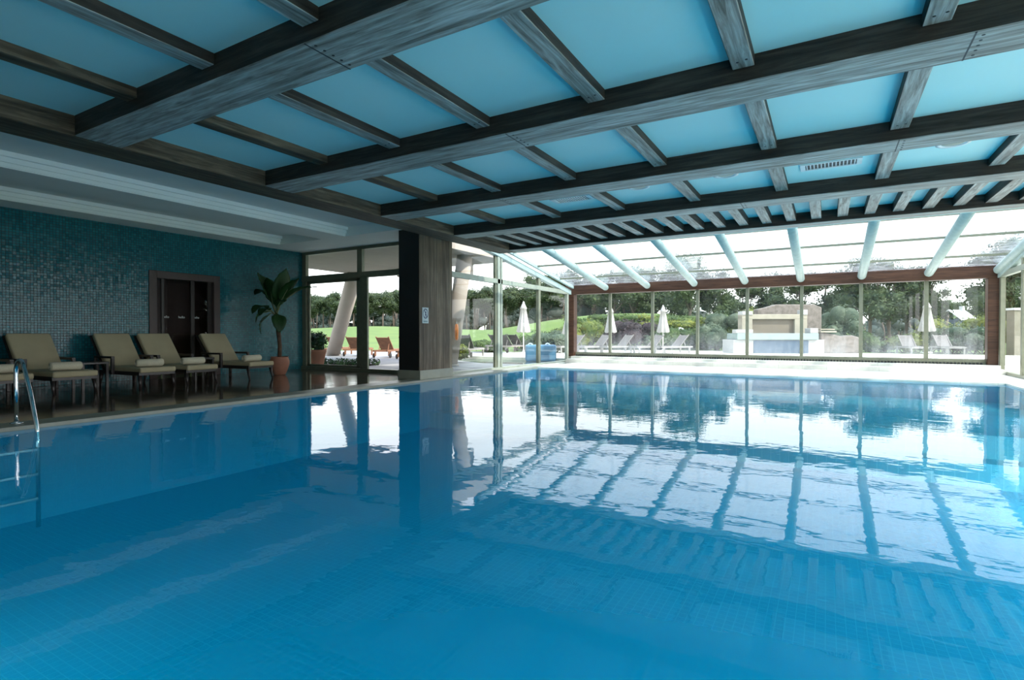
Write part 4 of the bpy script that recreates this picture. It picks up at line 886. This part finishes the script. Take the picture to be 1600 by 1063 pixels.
# ---- pale stone bar / fountain
DB = 25.2; sB = DB / FPX
p = W(1216, DB); fb = empty('stone_bar', (p.x, p.y, .08), YAW + R(-3)); tag(fb, 'pale stone poolside bar with blue front panel and beige back wall', 'outdoor bar')
def fx(px): return (px - 1216) * sB
def fz(py): return 1 + (521.7 - py) * sB - .08
def fbx(nm, mt, a, b, t, bt, y0, y1, bev=.02):
    m = MB(); m.box(fx(a), fx(b), y0, y1, max(0, fz(bt)), fz(t)); m.build(nm, M[mt], fb, bev)
fbx('plinth', 'whiteout', 1147, 1286, 531, 560, 0, 1.5); fbx('front_panel', 'bluepanel', 1178, 1262, 532, 553, -.02, .01)
fbx('counter', 'aquapaint', 1152, 1276, 521, 531, -.1, 1.3); fbx('end_block', 'whiteout', 1151, 1177, 515, 521, -.05, .5); fbx('end_block', 'whiteout', 1264, 1276, 513, 521, -.05, .5)
fbx('back_wall', 'bar2', 1176, 1277, 497, 525, 1.2, 1.6); fbx('back_pillar', 'bar1', 1173, 1190, 492, 525, 1.05, 1.6); fbx('back_pillar', 'bar1', 1257, 1277, 492, 525, 1.05, 1.6)
fbx('lintel', 'bar1', 1173, 1277, 490, 498, 1.04, 1.6); fbx('cap_block', 'whiteout', 1173, 1190, 485, 491, 1.0, 1.6); fbx('cap_block', 'whiteout', 1269, 1277, 483, 491, 1.0, 1.6)
m = MB(); q = W(1232, 27.6)
rw = empty('stone_wall', (q.x, q.y, .1), YAW); tag(rw, 'rough brown stone wall rising behind the pale bar', 'wall')
m.prism([(-1.6, 0), (1.7, 0), (1.7, 2.25), (1.3, 2.4), (-.6, 2.4), (-1.1, 2.25), (-1.6, 2.15)], 0, .5, 'y'); m.build('masonry', M['rock'], rw, .05)
q = W(1312, 25.6); rw = empty('stone_wall', (q.x, q.y, .08), YAW); tag(rw, 'low rough stone retaining wall to the right of the bar', 'wall')
m = MB(); m.prism([(-.9, 0), (1.0, 0), (.95, .75), (.6, .85), (.1, .8), (-.3, .9), (-.9, 1.0)], 0, .5, 'y'); m.build('masonry', M['rock'], rw, .06)
m = MB(); m.box(-.95, -.2, -.1, .5, .98, 1.05); m.box(-.8, -.1, .2, .8, 1.1, 1.16); m.build('coping_slab', M['bar1'], rw, .01)

# ---- metal roofed hut
p = W(1494, 60); ht = empty('hut', (p.x, p.y, hgt(p.x, p.y)), YAW + R(20)); tag(ht, 'dark hut with a bright metal roof beyond the hedge', 'hut')
m = MB(); m.box(-1.2, 1.2, -1.0, 1.0, 0, 2.7); m.build('wall', M['hutwall'], ht)
m = MB(); m.add([(-1.4, -1.3, 2.5), (1.4, -1.3, 2.5), (1.4, 0, 3.6), (-1.4, 0, 3.6), (1.4, 1.3, 2.5), (-1.4, 1.3, 2.5), (-1.4, -1.3, 2.6), (1.4, -1.3, 2.6), (1.4, 0, 3.7), (-1.4, 0, 3.7), (1.4, 1.3, 2.6), (-1.4, 1.3, 2.6)],
   [(6, 7, 8, 9), (9, 8, 10, 11), (0, 3, 2, 1), (3, 5, 4, 2), (0, 1, 7, 6), (5, 11, 10, 4), (0, 6, 9, 3), (3, 9, 11, 5), (1, 2, 8, 7), (2, 4, 10, 8)]); m.build('roof', M['metalroof'], ht)
m = MB(); m.box(.6, .9, -.3, .1, 3.2, 4.1); m.build('vent', M['metalroof'], ht)
# ---- pale wall seen through the right glazing
p = W(1597, 24); pw = empty('garden_wall', (p.x, p.y, .0), YAW); tag(pw, 'pale rendered garden wall outside the right-hand glazing', 'wall')
m = MB(); m.box(-.35, 4, 0, .4, 0, 2.05); m.build('masonry', M['bar1'], pw, .02); m = MB(); m.box(-.4, 4, -.05, .45, 2.05, 2.15); m.build('coping', M['white'], pw)
